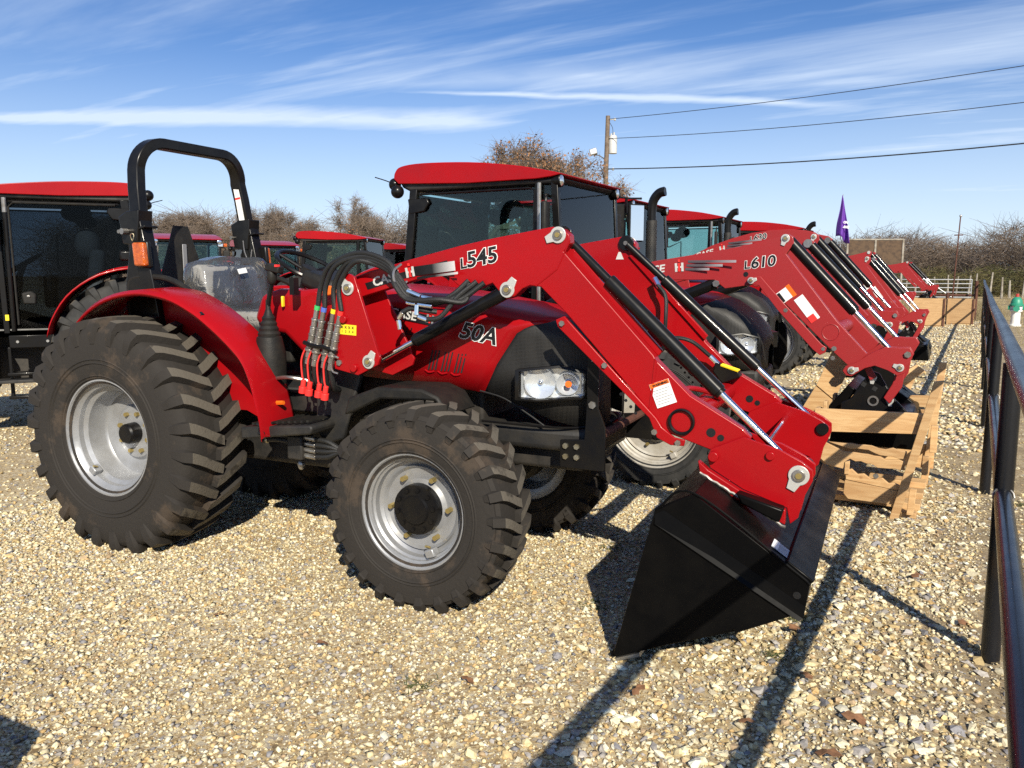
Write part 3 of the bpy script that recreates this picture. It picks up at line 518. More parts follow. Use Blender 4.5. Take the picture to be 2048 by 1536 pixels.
# sign boards, flag
sb = thing('sign_panels', 'pair of dark plywood panels on pale posts behind the last loaders', 'sign', (-4.45, 32.9, 0), 30)
for x in (.03, 1.08): G().box((x + .5, 0, 2.28), (.98, .04, 1.15)).build('panel', 'dark_wood', sb, .006)
for x in (0., 1.05, 2.1): G().box((x - .0, -.02, 1.45), (.07, .07, 2.9)).build('post', 'post_wood', sb, .006)
G().box((1.05, -.01, 2.88), (2.1, .06, .05)).build('cap_rail', 'post_wood', sb)
fl = thing('feather_flag', 'purple pointed flag with white lettering on a thin pale pole', 'flag', (-4.62, 32.2, 0), 18)
G().cyl((0, 0, 0), (.03, 0, 4.5), .018, 8, .010).build('pole', 'galv', fl)
rows = []
for i in range(15):
    t = i / 14; z = 4.46 - 1.48 * t; row = []
    for k in range(17):
        q = k / 16; wdt = (.02 + .40 * t ** .9); x = -.15 * t + wdt * q * 1.15 + .02 * math.sin(t * 7 + q * 4) * t; row.append((x, .16 * math.sin(q * 8 + t * 2.5) * t ** .8 - .05 * q * t, z - .26 * q * t + .06 * t * math.sin(q * 6)))
    rows.append(row)
g = G(); g.loft(rows, closed=False, caps=False); fo = g.build('cloth', 'purple', fl, ang=60); sm = fo.modifiers.new('thick', 'SOLIDIFY'); sm.thickness = .004
FM = Matrix(((.96, -.0, 0), (.0, 0, -1), (-.24, 1, 0)))
for body, z, x, s in (('ON', 3.44, .05, .12), ('ANS', 3.27, .05, .13)): text('lettering', body, fl, FM, (x, -.19, z), s, 'white', .005, .1, .004, .85)
# ------------------------------------------------------------------ wheels
def tyre_geo(Rr, rim, wd, lugh, N_, skew, lw, side):
    g = G(); g.worn = []; h = Rr - rim; Rc = Rr - lugh; W = wd / 2
    prof = [(rim - .012, .80 * W), (rim + .008, .86 * W), (rim + .02, .90 * W), (rim + .06 * h, .92 * W), (rim + .22 * h, .985 * W), (rim + .42 * h, 1.0 * W), (rim + .60 * h, .985 * W), (rim + .76 * h, .95 * W), (Rc - .02, .885 * W), (Rc - .003, .80 * W), (Rc + .006, .45 * W), (Rc + .01, 0)]
    full = prof + [(r, -y) for r, y in prof[-2::-1]]
    g.lathe(full, 72)
    path = [(rim + .60 * h, .985, 0.0, .75, .004), (rim + .72 * h, .975, .0, .92, .010), (Rc - .028, .955, .01, 1., .022), (Rc - .006, .90, .04, 1.02, lugh * .95), (Rc, .74, .22, 1.0, lugh), (Rc + .003, .50, .48, .98, lugh * 1.0), (Rc + .006, .22, .78, .98, lugh), (Rc + .008, -.06, 1.0, .92, lugh * .98)]
    for sd in (1, -1):
        for k in range(N_):
            t0 = 2 * math.pi * (k + (0 if sd > 0 else .5)) / N_; rings = []
            for (r, a, ph, wf, lh) in path:
                t = t0 + skew * ph ** 1.25; hw = lw * .5 * wf / Rc; y = sd * a * W
                nz, ny = (1., 0.) if r > Rc - .01 else (.25, .97) if r < rim + .75 * h else (.72, .70)
                ring = []
                for (dt, out) in ((-hw * 1.18, -.006), (-hw * .86, lh), (hw * .86, lh), (hw * 1.18, -.006)):
                    rr = r + nz * out; yy = y + sd * ny * out; ring.append((rr * math.sin(t + dt), yy, rr * math.cos(t + dt)))
                rings.append(ring)
            f0 = len(g.f); g.loft(rings, closed=True, caps=True); g.worn += [f0 + i * 4 + 1 for i in range(3, len(rings) - 1)]
    for (fr, ya) in ((.10, .945), (.30, 1.0), (.36, 1.003)):
        for sd in (1, -1): g.lathe([(rim + fr * h - .005, sd * W * ya * .992), (rim + fr * h, sd * (W * ya + .004)), (rim + fr * h + .005, sd * W * ya * .992)], 72)
    return g
def wheel(parent, u, side, z, Rr, rim, wd, ylip, style, N_=26, lugh=.035, tm='rubber', rm='silver', cap='black', spin=0., steer=0.):
    """ylip: distance of the outer rim lip from the centre line; side -1 is the right-hand side"""
    cy = ylip - wd * .44
    wl = emp('wheel', parent, (u, side * cy, z), (0, R(spin), R(steer)))
    s = side; W = wd * .44; tg = tyre_geo(Rr, rim, wd, lugh, N_, .24 * wd / Rr, .062 if Rr > .6 else .047, side)
    ty = tg.build('tyre', tm, wl, ang=40); ty.data.materials.append(MAT['rubber_worn'])
    for i in tg.worn: ty.data.polygons[i].material_index = 1
    dish = .20 if style == 'rear' else .085
    lip = rim + .022
    pf = [(rim - .02, W * .78), (lip - .006, W * .86), (lip, W * .97), (lip - .004, W), (lip - .016, W * 1.0), (lip - .022, W * .95), (rim - .012, W - .035), (rim - .032, W - .048), (rim - .036, W - .075), (rim - .058, W - .09), (rim - .062, W - dish + .012), (rim - .075, W - dish - .004), (rim * .52, W - dish - .012), (rim * .46, W - dish + .006), (.05, W - dish + .006), (0.001, W - dish + .006)]
    back = [(rim - .02, W * .78), (rim - .035, 0), (rim - .02, -W * .8), (lip, -W * .95), (lip - .02, -W * .98), (rim - .05, -W * .85), (rim - .07, W - dish - .03), (.05, W - dish - .03)]
    g = G(); g.lathe([(r, y * s) for r, y in pf], 56); g.lathe([(r, y * s) for r, y in back], 40); g.build('rim', rm, wl, ang=40)
    hy_ = W - dish + .006
    if style == 'front':
        hr = rim * .46
        G().lathe([(0, s * (hy_ + .055)), (hr * .55, s * (hy_ + .055)), (hr * .6, s * (hy_ + .045)), (hr * .98, s * (hy_ + .042)), (hr, s * (hy_ + .03)), (hr, s * hy_ - s * .02), (0, s * hy_ - s * .02)], 28).build('hub', cap, wl)
        for k in range(10):
            a = 2 * math.pi * k / 10; G().cyl((hr * .8 * math.sin(a), s * (hy_ + .03), hr * .8 * math.cos(a)), (hr * .8 * math.sin(a), s * (hy_ + .052), hr * .8 * math.cos(a)), .012, 6).build('hub_bolt', cap, wl)
        nb, br = 6, rim * .60
    else:
        G().lathe([(0, s * (hy_ + .07)), (.05, s * (hy_ + .07)), (.058, s * (hy_ + .06)), (.062, s * (hy_ - .02)), (0, s * (hy_ - .02))], 24).build('hub', cap, wl); nb, br = 8, rim * .36
    for k in range(nb):
        a = 2 * math.pi * (k + .3) / nb; p = Vector((br * math.sin(a), s * (hy_ - .03), br * math.cos(a))); q = p + Vector((0, s * .05, 0))
        G().cyl(p, q, .013, 6).build('bolt', 'brass', wl)
    # valve pocket
    a = R(150 if style == 'front' else 215); G().box(((rim - .05) * math.sin(a), s * (W - .05), (rim - .05) * math.cos(a)), (.05, .05, .04), (0, a, 0)).build('valve_guard', rm, wl, .006); G().cyl(((rim - .075) * math.sin(a), s * (W - .05), (rim - .075) * math.cos(a)), ((rim - .09) * math.sin(a), s * (W - .02), (rim - .09) * math.cos(a)), .006, 6).build('valve', 'brass', wl)
    return wl
def pin(parent, x, y, z, side, r=.03, m='washer', ear=40):     # pivot pin: eared washer plate with a bolt in the middle
    g = G(); poly = [(x + r * math.cos(R(a)), z + r * math.sin(R(a))) for a in range(ear + 35, ear + 325, 15)] + [(x + r * 1.75 * math.cos(R(ear - 14)), z + r * 1.75 * math.sin(R(ear - 14))), (x + r * 1.75 * math.cos(R(ear + 14)), z + r * 1.75 * math.sin(R(ear + 14)))]
    g.prism(poly, y, y + side * .008); o = g.build('pin_plate', m, parent, .0015)
    G().cyl((x, y, z), (x, y + side * .016, z), r * .62, 16).build('pin', 'steel', parent, .002); G().cyl((x, y, z), (x, y + side * .020, z), r * .30, 12).build('grease_point', 'brass', parent)
def bolt(parent, x, y, z, side, r=.010, m='steel', h=.010): return G().cyl((x, y, z), (x, y + side * h, z), r, 6).build('bolt', m, parent)
def ram(parent, p0, p1, r, frac, name='cylinder', rod='chrome', body='black', thin=0.):
    p0, p1 = Vector(p0), Vector(p1); m = p0.lerp(p1, frac); g = G(); a = p0.lerp(p1, thin)
    if thin: g.cyl(p0, a, r * .62, 16)
    g.cyl(a, m, r, 20); o = g.build(name, body, parent, .003)
    G().cyl(m, p1, r * .46, 16).build('rod', rod, o); d = (p1 - p0).normalized()
    G().cyl(m, m + d * .012, r * .8, 16).build('gland', body, o); G().cyl(p1 - Vector((0, .022, 0)), p1 + Vector((0, .022, 0)), r * .8, 14).build('eye', body, o)
    return o
# ------------------------------------------------------------------ foreground tractor: open station with roll bar and loader
def hood_geo(st, nz=1.0):
    """stations: (u, half width, z bottom, z top, corner radius) -> rings across the hood"""
    rings = []
    for u, hw, zb, zt, cr in st:
        r = []; r.append((u, -hw * .98, zb)); r.append((u, -hw, zb + (zt - zb) * .35)); r.append((u, -hw * .99, zt - cr * 1.05))
        for k in range(1, 8):
            a = math.pi / 2 * k / 8; r.append((u, -hw + cr * (1 - math.cos(a)) - 0, zt - cr * .95 + cr * .8 * math.sin(a)))
        r.append((u, -(hw - cr) * .55, zt - .05 * cr)); r.append((u, 0, zt + .10 * cr))
        rings.append(r + [(x, -y, z) for x, y, z in r[-2::-1]])
    return rings
def split_loft(rings, test):      # open loft split into two meshes by a test on each face's centre
    a, b = G(), G(); n = len(rings[0])
    for i in range(len(rings) - 1):
        for k in range(n - 1):
            q = [rings[i][k], rings[i][k + 1], rings[i + 1][k + 1], rings[i + 1][k]]; c = [sum(p[j] for p in q) / 4 for j in range(3)]
            (a if test(*c) else b).add(q, [(0, 1, 2, 3)])
    return a, b
def hood_parts(parent, ST, UB, paint, net):
    """hood skin cut along the slanting seam into the painted hood and the black nose"""
    us = np.linspace(ST[0][0], ST[-1][0], 150); rings = np.array(hood_geo(subdiv_u(ST, us))); K_ = rings.shape[1]
    def at_(u, k): return tuple(float(np.interp(u, us, rings[:, k, j])) for j in range(3))
    cut = []
    for k in range(K_):
        f = us - np.interp(rings[:, k, 2], *UB); i = np.argmax(f > 0) if (f > 0).any() else len(us) - 1; cut.append(float(us[i]))
    out = []
    for name, m, n, lo, hi in (('hood', paint, 22, lambda k: us[0], lambda k: cut[k]), ('grille', net, 20, lambda k: cut[k], lambda k: us[-1])):
        g = G(); g.loft([[at_(lo(k) + (hi(k) - lo(k)) * t, k) for k in range(K_)] for t in np.linspace(0, 1, n)], closed=False, caps=False); out.append(merge(g, name, m, parent, .004))
    return out
def merge(g, name, m, parent, thick=0., ang=40):
    o = g.build(name, m, parent, ang=ang); bm = bmesh.new(); bm.from_mesh(o.data); bmesh.ops.remove_doubles(bm, verts=bm.verts, dist=.0006); bmesh.ops.recalc_face_normals(bm, faces=bm.faces); bm.to_mesh(o.data); bm.free(); o.data.shade_smooth(); o.data.set_sharp_from_angle(angle=R(ang))
    if thick: s = o.modifiers.new('thick', 'SOLIDIFY'); s.thickness = thick; s.offset = 1
    return o
def densify(st, n):
    out = []
    for i in range(len(st) - 1):
        for k in range(n): t = k / n; out.append(tuple(a + (b - a) * t for a, b in zip(st[i], st[i + 1])))
    out.append(st[-1]); return out
def subdiv_u(st, us):      # smooth interpolation of stations
    x = [s[0] for s in st]; return [(u, *[float(np.interp(u, x, [s[j] for s in st])) for j in range(1, 5)]) for u in us]
def headlight(parent, u, v, z, sx, w_, h_, yaw, stick=None):
    hl = emp('headlight', parent, (u, v, z), (0, 0, R(yaw)))
    # local x to the front, y across; bezel, reflector bowls, lens
    pl = [(-w_ / 2, h_ * .36), (w_ * .1, h_ * .5), (w_ / 2, h_ * .33), (w_ / 2, -h_ * .38), (-w_ * .2, -h_ * .5), (-w_ / 2, -h_ * .46)]
    def face(pl, x, k): return [(x, p[0] * k * sx, p[1] * k) for p in pl]
    g = G(); g.loft([face(pl, -.10, 1.12), face(pl, .010, 1.16), face(pl, .014, 1.04), face(pl, -.012, .98)], caps=False); g.build('bezel', 'black', hl, ang=30)
    g = G(); g.loft([face(pl, -.010, .98), face(pl, -.035, .9), face(pl, -.040, .05)], caps=False); g.build('reflector', 'reflector', hl, ang=30)
    for yy, r in ((-w_ * .19 * sx, h_ * .5), (w_ * .24 * sx, h_ * .36)):
        G().add(*(lambda P: ([(p[2], p[0], p[1]) for p in P.v], P.f))(G().lathe([(r * q, 0) for q in ()] or [(r, -.004), (r * .9, -.030), (r * .55, -.050), (.008, -.056), (.001, -.050)], 22))).build('bowl', 'chrome', hl, loc=(0, yy, 0)) if False else None
        gg = G(); P = G().lathe([(r * 1.0, -.014), (r * .97, -.016), (r * .85, -.022), (r * .6, -.030), (r * .3, -.036), (.012, -.038)], 24); gg.add([(y, x, z) for x, y, z in P.v], P.f); gg.build('bowl', 'reflector', hl, loc=(.004, yy, 0)); G().ball((-.028, yy, 0), .012, 10, 6).build('bulb', 'lamp_glass', hl)
    if stick: G().cyl((.006, w_ * .26 * sx, 0), (.009, w_ * .26 * sx, 0), .016, 14).build('sticker', 'orange', hl)
    g = G(); g.add(face(pl, .004, .985), [tuple(range(6))]); g.build('lens', 'lens', hl, ang=0)
    return hl
def striped(parent, M3, loc, L, h, m): o = G().box((L / 2, h / 2, .001), (L, h, .0012)).build('stripe', m, parent, ang=0); M4 = M3.to_4x4() @ Matrix(((1, .3, 0, 0), (0, 1, 0, 0), (0, 0, 1, 0), (0, 0, 0, 1))); M4.translation = Vector(loc); o.matrix_local = M4; return o
def label_plate(parent, M3, loc, w_, h_, base='white', head=None, hh=.2, lines=6, word=None, name='sticker', left=False):
    def put(o): M4 = M3.to_4x4(); M4.translation = Vector(loc); o.matrix_local = M4; return o
    put(G().box((w_ / 2, h_ / 2, .001), (w_, h_, .0014)).build(name, base, parent, ang=0))
    if head: put(G().box((w_ / 2, h_ * (1 - hh / 2), .0022), (w_ * .97, h_ * hh * .95, .0012)).build('sticker_header', head, parent, ang=0))
    g = G()
    for k in range(lines):
        y = h_ * (1 - hh - .1 - (.85 - hh) * (k + .3) / lines); g.box((w_ * .08 + w_ * .42 * (1 - .25 * ((k * 7) % 3) / 2), y, .0020), (w_ * .84 * (1 - .25 * ((k * 7) % 3) / 2), h_ * .022, .0006))
    if lines: put(g.build('print_lines', 'print_grey', parent, ang=0))
    if word: text('lettering', word, parent, M3, Vector(loc) + M3 @ Vector((w_ * .14, h_ * (1 - hh * .8), .0032)), h_ * hh * .75, 'print_black', h_ * .006, 0, .0004)

t1 = thing('tractor', 'open-station red tractor with black roll bar, loader and bucket, nearest the camera', 'tractor', (-4.239, 3.453, 0), 5)
# wheels
wheel(t1, 0, -1, .645, .672, .318, .44, .80, 'rear', 26, .042, spin=4)
wheel(t1, 0, 1, .645, .672, .318, .44, .80, 'rear', 26, .042, spin=11)
wheel(t1, 1.985, -1, .468, .492, .262, .31, .775, 'front', 25, .034, spin=9)
wheel(t1, 1.985, 1, .468, .492, .262, .31, .775, 'front', 25, .034, spin=2)
# running gear
G().box((.55, 0, .68), (1.75, .42, .46)).box((.1, 0, .8), (.7, .56, .36)).build('transmission', 'chassis', t1, .03)
G().cyl((0, -.42, .645), (0, .42, .645), .13, 20).build('rear_axle', 'chassis', t1); G().cyl((1.985, -.50, .468), (1.985, .50, .468), .075, 16).box((1.985, 0, .50), (.22, .34, .2)).build('front_axle', 'chassis', t1, .01)
G().box((1.98, 0, .70), (1.30, .46, .20)).box((1.7, 0, .95), (.75, .44, .36)).build('engine', 'chassis', t1, .02)
for s in (-1, 1): G().lathe([(0, s * .40), (.10, s * .40), (.13, s * .44), (.13, s * .52), (0, s * .52)], 20).build('axle_hub', 'chassis', t1, loc=(1.985, 0, .468))
# engine clutter seen behind the couplers
g = G()
for k in range(9): g.lathe([(.034, k * .016), (.042, k * .016 + .008), (.034, k * .016 + .016)], 14)
g.build('rubber_boot', 'plastic', t1, loc=(1.15, -.36, .93), rot=(R(70), 0, R(10)))
G().box((1.10, -.30, .86), (.30, .2, .1)).box((1.22, -.28, 1.05), (.2, .14, .16)).cyl((1.02, -.33, .94), (1.20, -.38, .99), .035, 10).build('brake_housing', 'chassis', t1, .012)
G().tube([(.96, -.5, 1.0), (1.10, -.55, 1.02), (1.2, -.5, 1.0)], .010, 8).build('pedal_arm', 'steel', t1); G().box((1.19, -.40, 1.055), (.16, .1, .012), (.2, .3, 0)).build('pedal', 'plastic', t1, .004)
# hood
HS = [(1.16, .325, 1.02, 1.50, .10), (1.35, .328, 1.02, 1.495, .10), (1.6, .332, 1.01, 1.485, .105), (1.9, .336, 1.0, 1.462, .11), (2.1, .337, .98, 1.435, .115), (2.25, .334, .95, 1.41, .12), (2.4, .328, .90, 1.385, .12), (2.5, .318, .86, 1.36, .12), (2.58, .295, .84, 1.335, .12), (2.64, .262, .83, 1.30, .12), (2.685, .22, .83, 1.25, .11), (2.705, .17, .83, 1.19, .10), (2.71, .10, .83, 1.13, .06)]
UB1 = ([.80, .9, 1.0, 1.1, 1.2, 1.27, 1.31, 1.335, 1.36], [2.08, 2.10, 2.14, 2.19, 2.25, 2.305, 2.37, 2.5, 2.75])
hood, nose = hood_parts(t1, HS, UB1, 'red', 'grille_net')
for z0, z1 in ((.83, .845),): G().tube([(2.13, -.342, z0 + .005), (2.45, -.336, z0), (2.6, -.30, z0), (2.7, -.19, z0)], .006, 6).build('trim', 'black', nose)
G().tube([(2.12, -.342, .985), (2.25, -.341, .955), (2.38, -.338, .885), (2.46, -.334, .835)], .004, 6).build('panel_gap', 'dark_mesh', nose)
headlight(t1, 2.512, -.366, 1.045, 1, .30, .150, -73, True); headlight(t1, 2.512, .366, 1.045, -1, .30, .150, 73)
G().box((2.36, 0, .765), (.62, .62, .115)).build('bumper_frame', 'black_matte', t1, .03, seg=3); G().box((2.62, 0, .74), (.16, .5, .13)).build('bumper', 'black', t1, .03)
# louvres pressed into the hood side
for k in range(3):
    for j in range(3):
        x = 1.82 + k * .075 + j * .020
        G().prism([(x, 1.075 - k * .004), (x + .008, 1.075 - k * .004), (x + .036, 1.175 - k * .006), (x + .028, 1.175 - k * .006)], -.3405, -.330).build('louvre_slot', 'dark_mesh', hood)
    x = 1.80 + k * .075; G().tube([(x + .005, -.3395, 1.072 - k * .004), (x + .03, -.3425, 1.062 - k * .004), (x + .06, -.3415, 1.068 - k * .004)], .005, 6).build('louvre_lip', 'red', hood)
FT = frame_text(-1, -8)
band = G().prism([(1.58, 1.340), (1.80, 1.305), (1.93, 1.285), (1.935, 1.30), (1.83, 1.350), (1.58, 1.395)], -.3415, -.3385).build('band', 'print_black', hood)
text('lettering', 'CASE', hood, FT, (1.60, -.343, 1.343), .062, 'offwhite', .0012, .1, .0006, 1.1); logo_ih(hood, FT, (1.815, -.342, 1.315), .046, 'print_grey')
text('lettering', 'FARMALL', hood, frame_text(-1, -4), (1.53, -.343, 1.262), .052, 'print_black', .0008, .35, .0006, .95)
outlined('50A', hood, frame_text(-1, -9), (2.00, -.3395, 1.247), .112)
text('lettering_plate', 'HYDRO SH', hood, frame_text(-1, -3), (1.24, -.3315, 1.295), .046, 'white', .0012, .0, .0006, 1.0)
# front guard posts beside the nose
for s in (-1, 1):
    o = G().prism([(2.70, 1.36), (2.755, 1.36), (2.755, .95), (2.79, .86), (2.79, .66), (2.57, .66), (2.57, .79), (2.69, .80), (2.70, .98)], s * .39, s * .405).build('guard_post', 'black', t1, .003)
    for x, z in ((2.60, .765), (2.655, .765), (2.60, .715), (2.655, .715)): bolt(o, x, s * .405, z, s, .014, 'zinc', .012)
    bolt(o, 2.728, s * .405, .965, s, .018, 'steel'); bolt(o, 2.728, s * .405, 1.17, s, .008, 'white', .004)
G().cyl((2.73, -.39, .80), (2.73, .39, .80), .02, 10).build('guard_bar', 'rust', t1)
# shields over the front wheel, oval side panel
G().prism([(1.50, .86), (1.53, .95), (1.70, 1.012), (1.95, 1.018), (2.04, .985), (2.10, .90), (2.02, .965), (1.72, .955), (1.56, .88)], -.62, -.34).build('wheel_shield', 'plastic', t1, .012)
G().prism([(1.215, 1.0), (1.205, .74), (1.235, .69), (1.30, .672), (1.375, .70), (1.415, .80), (1.50, 1.04), (1.44, 1.10), (1.26, 1.08)], -.47, -.435).build('side_panel', 'black_matte', t1, .01)
# rear fenders
def fender(s):
    f = emp('fender', t1)
    lip = [(-.40, 1.17), (-.227, 1.319), (-.032, 1.412), (.207, 1.45), (.431, 1.426), (.60, 1.362), (.72, 1.292), (.841, 1.205), (.935, 1.12), (.985, 1.03), (1.02, .92), (1.048, .80), (1.058, .71)]
    inn = [(-.40, 1.21), (-.227, 1.36), (-.05, 1.452), (.19, 1.490), (.42, 1.468), (.58, 1.405), (.70, 1.34), (.81, 1.262), (.905, 1.17), (.965, 1.06), (1.005, .93), (1.035, .80), (1.045, .71)]
    sm3 = lambda L_: [(p.x, p.z) for p in smooth_path([(x, 0, z) for x, z in L_], 4)]
    lip, inn = sm3(lip), sm3(inn); n = len(lip); g = G(); vs = []
    for (a, b) in zip(lip, inn): vs += [(a[0], s * .715, a[1] - .012), (a[0], s * .720, a[1]), (a[0] + .0, s * .705, a[1] + .016), (b[0], s * .46, b[1] - .012), (b[0] - .006, s * .43, b[1] - .03)]
    fs = [(i * 5 + k, i * 5 + k + 1, i * 5 + k + 6, i * 5 + k + 5) for i in range(n - 1) for k in range(4)]; g.add(vs, fs); o = merge(g, 'fender_arch', 'red', f, .004, 50)
    g = G(); g.prism([(a[0] * .985, a[1] - .03) for a in inn] + [(.90, .72), (.70, .80), (-.1, .80), (-.38, 1.0)], s * .43, s * .438); g.build('fender_wall', 'red', f)
    for x, z in ((.66, 1.332), (.885, 1.155)): G().cyl((x, s * .66, z - .02), (x, s * .705, z + .016), .016, 10).build('plug', 'print_black', f)
    for x, z in ((1.040, .79), (1.046, .745)): G().cyl((x - .02, s * .70, z), (x + .012, s * .71, z), .012, 10).build('plug', 'print_black', f)
    G().tube([(-.14, s * .46, 1.30), (-.145, s * .46, 1.45), (-.12, s * .46, 1.525), (.02, s * .46, 1.540), (.20, s * .46, 1.52), (.40, s * .46, 1.425), (.58, s * .47, 1.300), (.70, s * .48, 1.16), (.735, s * .49, 1.07)], .017, 10).build('grab_rail', 'plastic', f)
    return f
fender(-1); fender(1)
# roll bar
rb_ = emp('roll_bar', t1)
sec = [(-.5, -.5), (.5, -.5), (.5, .5), (-.5, .5)]
def rops_path():
    P = []
    P += [Vector((-.055, -.435, 1.80)), Vector((-.085, -.42, 2.05))]
    for a in range(0, 91, 9): P.append(Vector((-.098 + .018 * math.sin(R(a)), -.235 - .17 * math.cos(R(a)), 2.155 + .17 * math.sin(R(a)))))
    return P + [Vector((p.x, -p.y, p.z)) for p in P[::-1]]
P = rops_path(); rings = []
for i, p in enumerate(P):
    d = (P[min(i + 1, len(P) - 1)] - P[max(i - 1, 0)]).normalized(); x = Vector((1, 0, 0)); x = (x - d * x.dot(d)).normalized(); b = d.cross(x)
    rings.append([p + x * q[0] * .085 + b * q[1] * .062 for q in sec])
G().loft(rings).build('hoop', 'black', rb_, .008, 30)
for s in (-1, 1):
    y = s * .44
    lo = [Vector((.075, y, 1.14)), Vector((.02, y, 1.50)), Vector((-.06, y, 1.87))]
    G().loft([[p + Vector((q[0] * .105, q[1] * .08, 0)) for q in sec] for p in lo]).build('post', 'black', rb_, .006)
    G().box((-.02, y, 1.815), (.118, .095, .012), (0, R(-12), 0)).build('collar', 'black', rb_, .003)
    G().prism([(-.165, 1.885), (-.10, 1.915), (.0, 1.92), (-.02, 1.72), (-.14, 1.73)], y - s * .05, y + s * .052).build('hinge_plate', 'black', rb_, .005)
    G().cyl((-.15, y - .07, 1.80), (-.15, y + .07, 1.80), .011, 10).cyl((-.10, y + s * .05, 1.80), (-.10, y + s * .09, 1.80), .018, 10).build('hinge_pin', 'steel', rb_)
    G().tube([(-.05 + .012 * math.cos(a), y + s * .06 + .004 * math.sin(2 * a), 1.765 + .022 * math.sin(a)) for a in np.linspace(0, 6.2, 12)], .003, 5, 0).build('clip_ring', 'zinc', rb_)
    G().tube([(-.06, y - s * .05, 1.78), (-.04, y - s * .06, 1.70), (-.0, y - s * .06, 1.64), (.02, y - s * .055, 1.72)], .004, 5, 4).build('chain', 'steel', rb_)
    lp = emp('lamp', rb_, (-.045, y - s * .0, 1.655)) if False else None
    G().prism([(-.10, 1.74), (.0, 1.74), (-.0, 1.10), (-.16, 1.10), (-.16, 1.5)], y - s * .02, y + s * .035).build('lower_bracket', 'black', rb_, .006)
    G().prism([(-.035, 1.735), (.055, 1.735), (.066, 1.60), (-.024, 1.60)], y + s * .045, y + s * .085).build('side_lamp', 'amber', rb_, .012, seg=3)
    G().prism([(-.044, 1.745), (.062, 1.745), (.076, 1.59), (-.032, 1.59)], y + s * .028, y + s * .058).build('lamp_housing', 'black', rb_, .012)
text_plate = [(.0, 0)]
o = G().box((0, 0, 0), (.044, .004, .30)).build('decal', 'white', rb_, ang=0); o.location = (-.078, .3885, 2.01); o.rotation_euler = (R(4), R(-7), 0)
G().box((0, -.002, .05), (.043, .004, .012)).build('decal_bar', 'cap_red', o, ang=0)
# slow-moving-vehicle plate bracket seen from the front
sv = emp('rear_sign', t1, (-.40, .18, -.055)); g = G(); g.add([(0, -.20, 1.48), (0, .20, 1.48), (0, .20, 1.56), (0, .062, 1.93), (0, -.062, 1.93), (0, -.20, 1.56)], [tuple(range(6))]); g2 = g.build('plate', 'black_matte', sv, ang=0); q = g2.modifiers.new('thick', 'SOLIDIFY'); q.thickness = .006
G().box((.012, .01, 1.62), (.006, .036, .38)).build('bracket', 'print_grey', sv, .004); G().box((.0, 0, 1.38), (.04, .04, .3)).build('mount', 'black', sv)
# seat in its plastic bag
se = emp('seat', t1, (.16, 0, 0))
def pad(pts, hw, name, m, zr=0.03):
    g = G(); g.prism(pts, -hw, hw); return g.build(name, m, se, zr, seg=4)
pad([(.10, 1.25), (.62, 1.24), (.66, 1.29), (.62, 1.345), (.16, 1.335), (.06, 1.30)], .25, 'cushion', 'seat', .045)
pad([(.0, 1.26), (.10, 1.27), (.08, 1.42), (.03, 1.595), (-.0, 1.615), (-.05, 1.60), (-.065, 1.54), (-.04, 1.38)], .235, 'backrest', 'seat', .05)
for y in (-.06, .06): G().box((.065, y, 1.41), (.05, .05, .13), (0, R(-9), 0)).build('rib', 'seat', se, .02)
G().box((.4, 0, 1.14), (.45, .3, .2)).build('seat_base', 'black_matte', se, .02)
def bag(c, d, rot, name, seed):
    bm = bmesh.new(); bmesh.ops.create_cube(bm, size=1); bmesh.ops.subdivide_edges(bm, edges=bm.edges, cuts=9, use_grid_fill=True); rr = random.Random(seed)
    for v in bm.verts:
        p = v.co; k = 1 - .10 * (abs(p.y * 2) ** 4) * (abs(p.z * 2) ** 4); p *= k; p.x *= d[0]; p.y *= d[1]; p.z *= d[2]; n = .009 * (math.sin(p.y * 19 + seed) + math.sin(p.z * 17 + p.y * 9 + seed) + math.sin(p.x * 20 + p.z * 11)); p += p.normalized() * n
    me = bpy.data.meshes.new(name); bm.to_mesh(me); bm.free(); me.shade_smooth(); me.materials.append(MAT['film']); o = link(bpy.data.objects.new(name, me), se); o.location = c; o.rotation_euler = rot; return o
bag((.015, 0, 1.455), (.19, .53, .40), (0, R(-8), 0), 'plastic_cover', 3); bag((.40, 0, 1.285), (.66, .55, .15), (0, R(2), 0), 'plastic_cover', 5)
o = G().box((0, 0, 0), (.003, .075, .032)).build('tag', 'white', se, ang=0); o.location = (.115, .02, 1.575); o.rotation_euler = (R(8), R(-18), 0)
# dashboard, steering wheel, levers, floor, step
g = G(); g.loft([[(.62, y, z) for y, z in ((-.30, 1.0), (-.30, 1.35), (-.22, 1.42), (.22, 1.42), (.30, 1.35), (.30, 1.0))], [(.82, y, z) for y, z in ((-.31, 1.0), (-.31, 1.44), (-.24, 1.475), (.24, 1.475), (.31, 1.44), (.31, 1.0))], [(1.10, y, z) for y, z in ((-.315, 1.0), (-.315, 1.45), (-.24, 1.50), (.24, 1.50), (.315, 1.45), (.315, 1.0))]]) if False else None
G().prism([(.74, 1.24), (.66, 1.30), (.72, 1.44), (.84, 1.475), (1.02, 1.47), (1.17, 1.485), (1.17, 1.10), (1.0, 1.12), (.88, 1.22)], -.32, .32).build('cowl', 'red', t1, .035, seg=4)
G().prism([(1.00, 1.13), (1.16, 1.11), (1.16, .95), (.98, .95)], -.30, .30).build('firewall', 'black_matte', t1)
G().box((1.0, .0, 1.50), (.24, .36, .10), (0, R(18), 0)).build('instrument_panel', 'plastic', t1, .03)
sw = emp('steering_wheel', t1, (.80, .02, 1.595), (0, R(28), 0))
G().tube([(.20 * math.cos(a), .20 * math.sin(a), 0) for a in np.linspace(0, 2 * math.pi, 41)], .014, 8, 0, False).build('ring', 'black', sw)
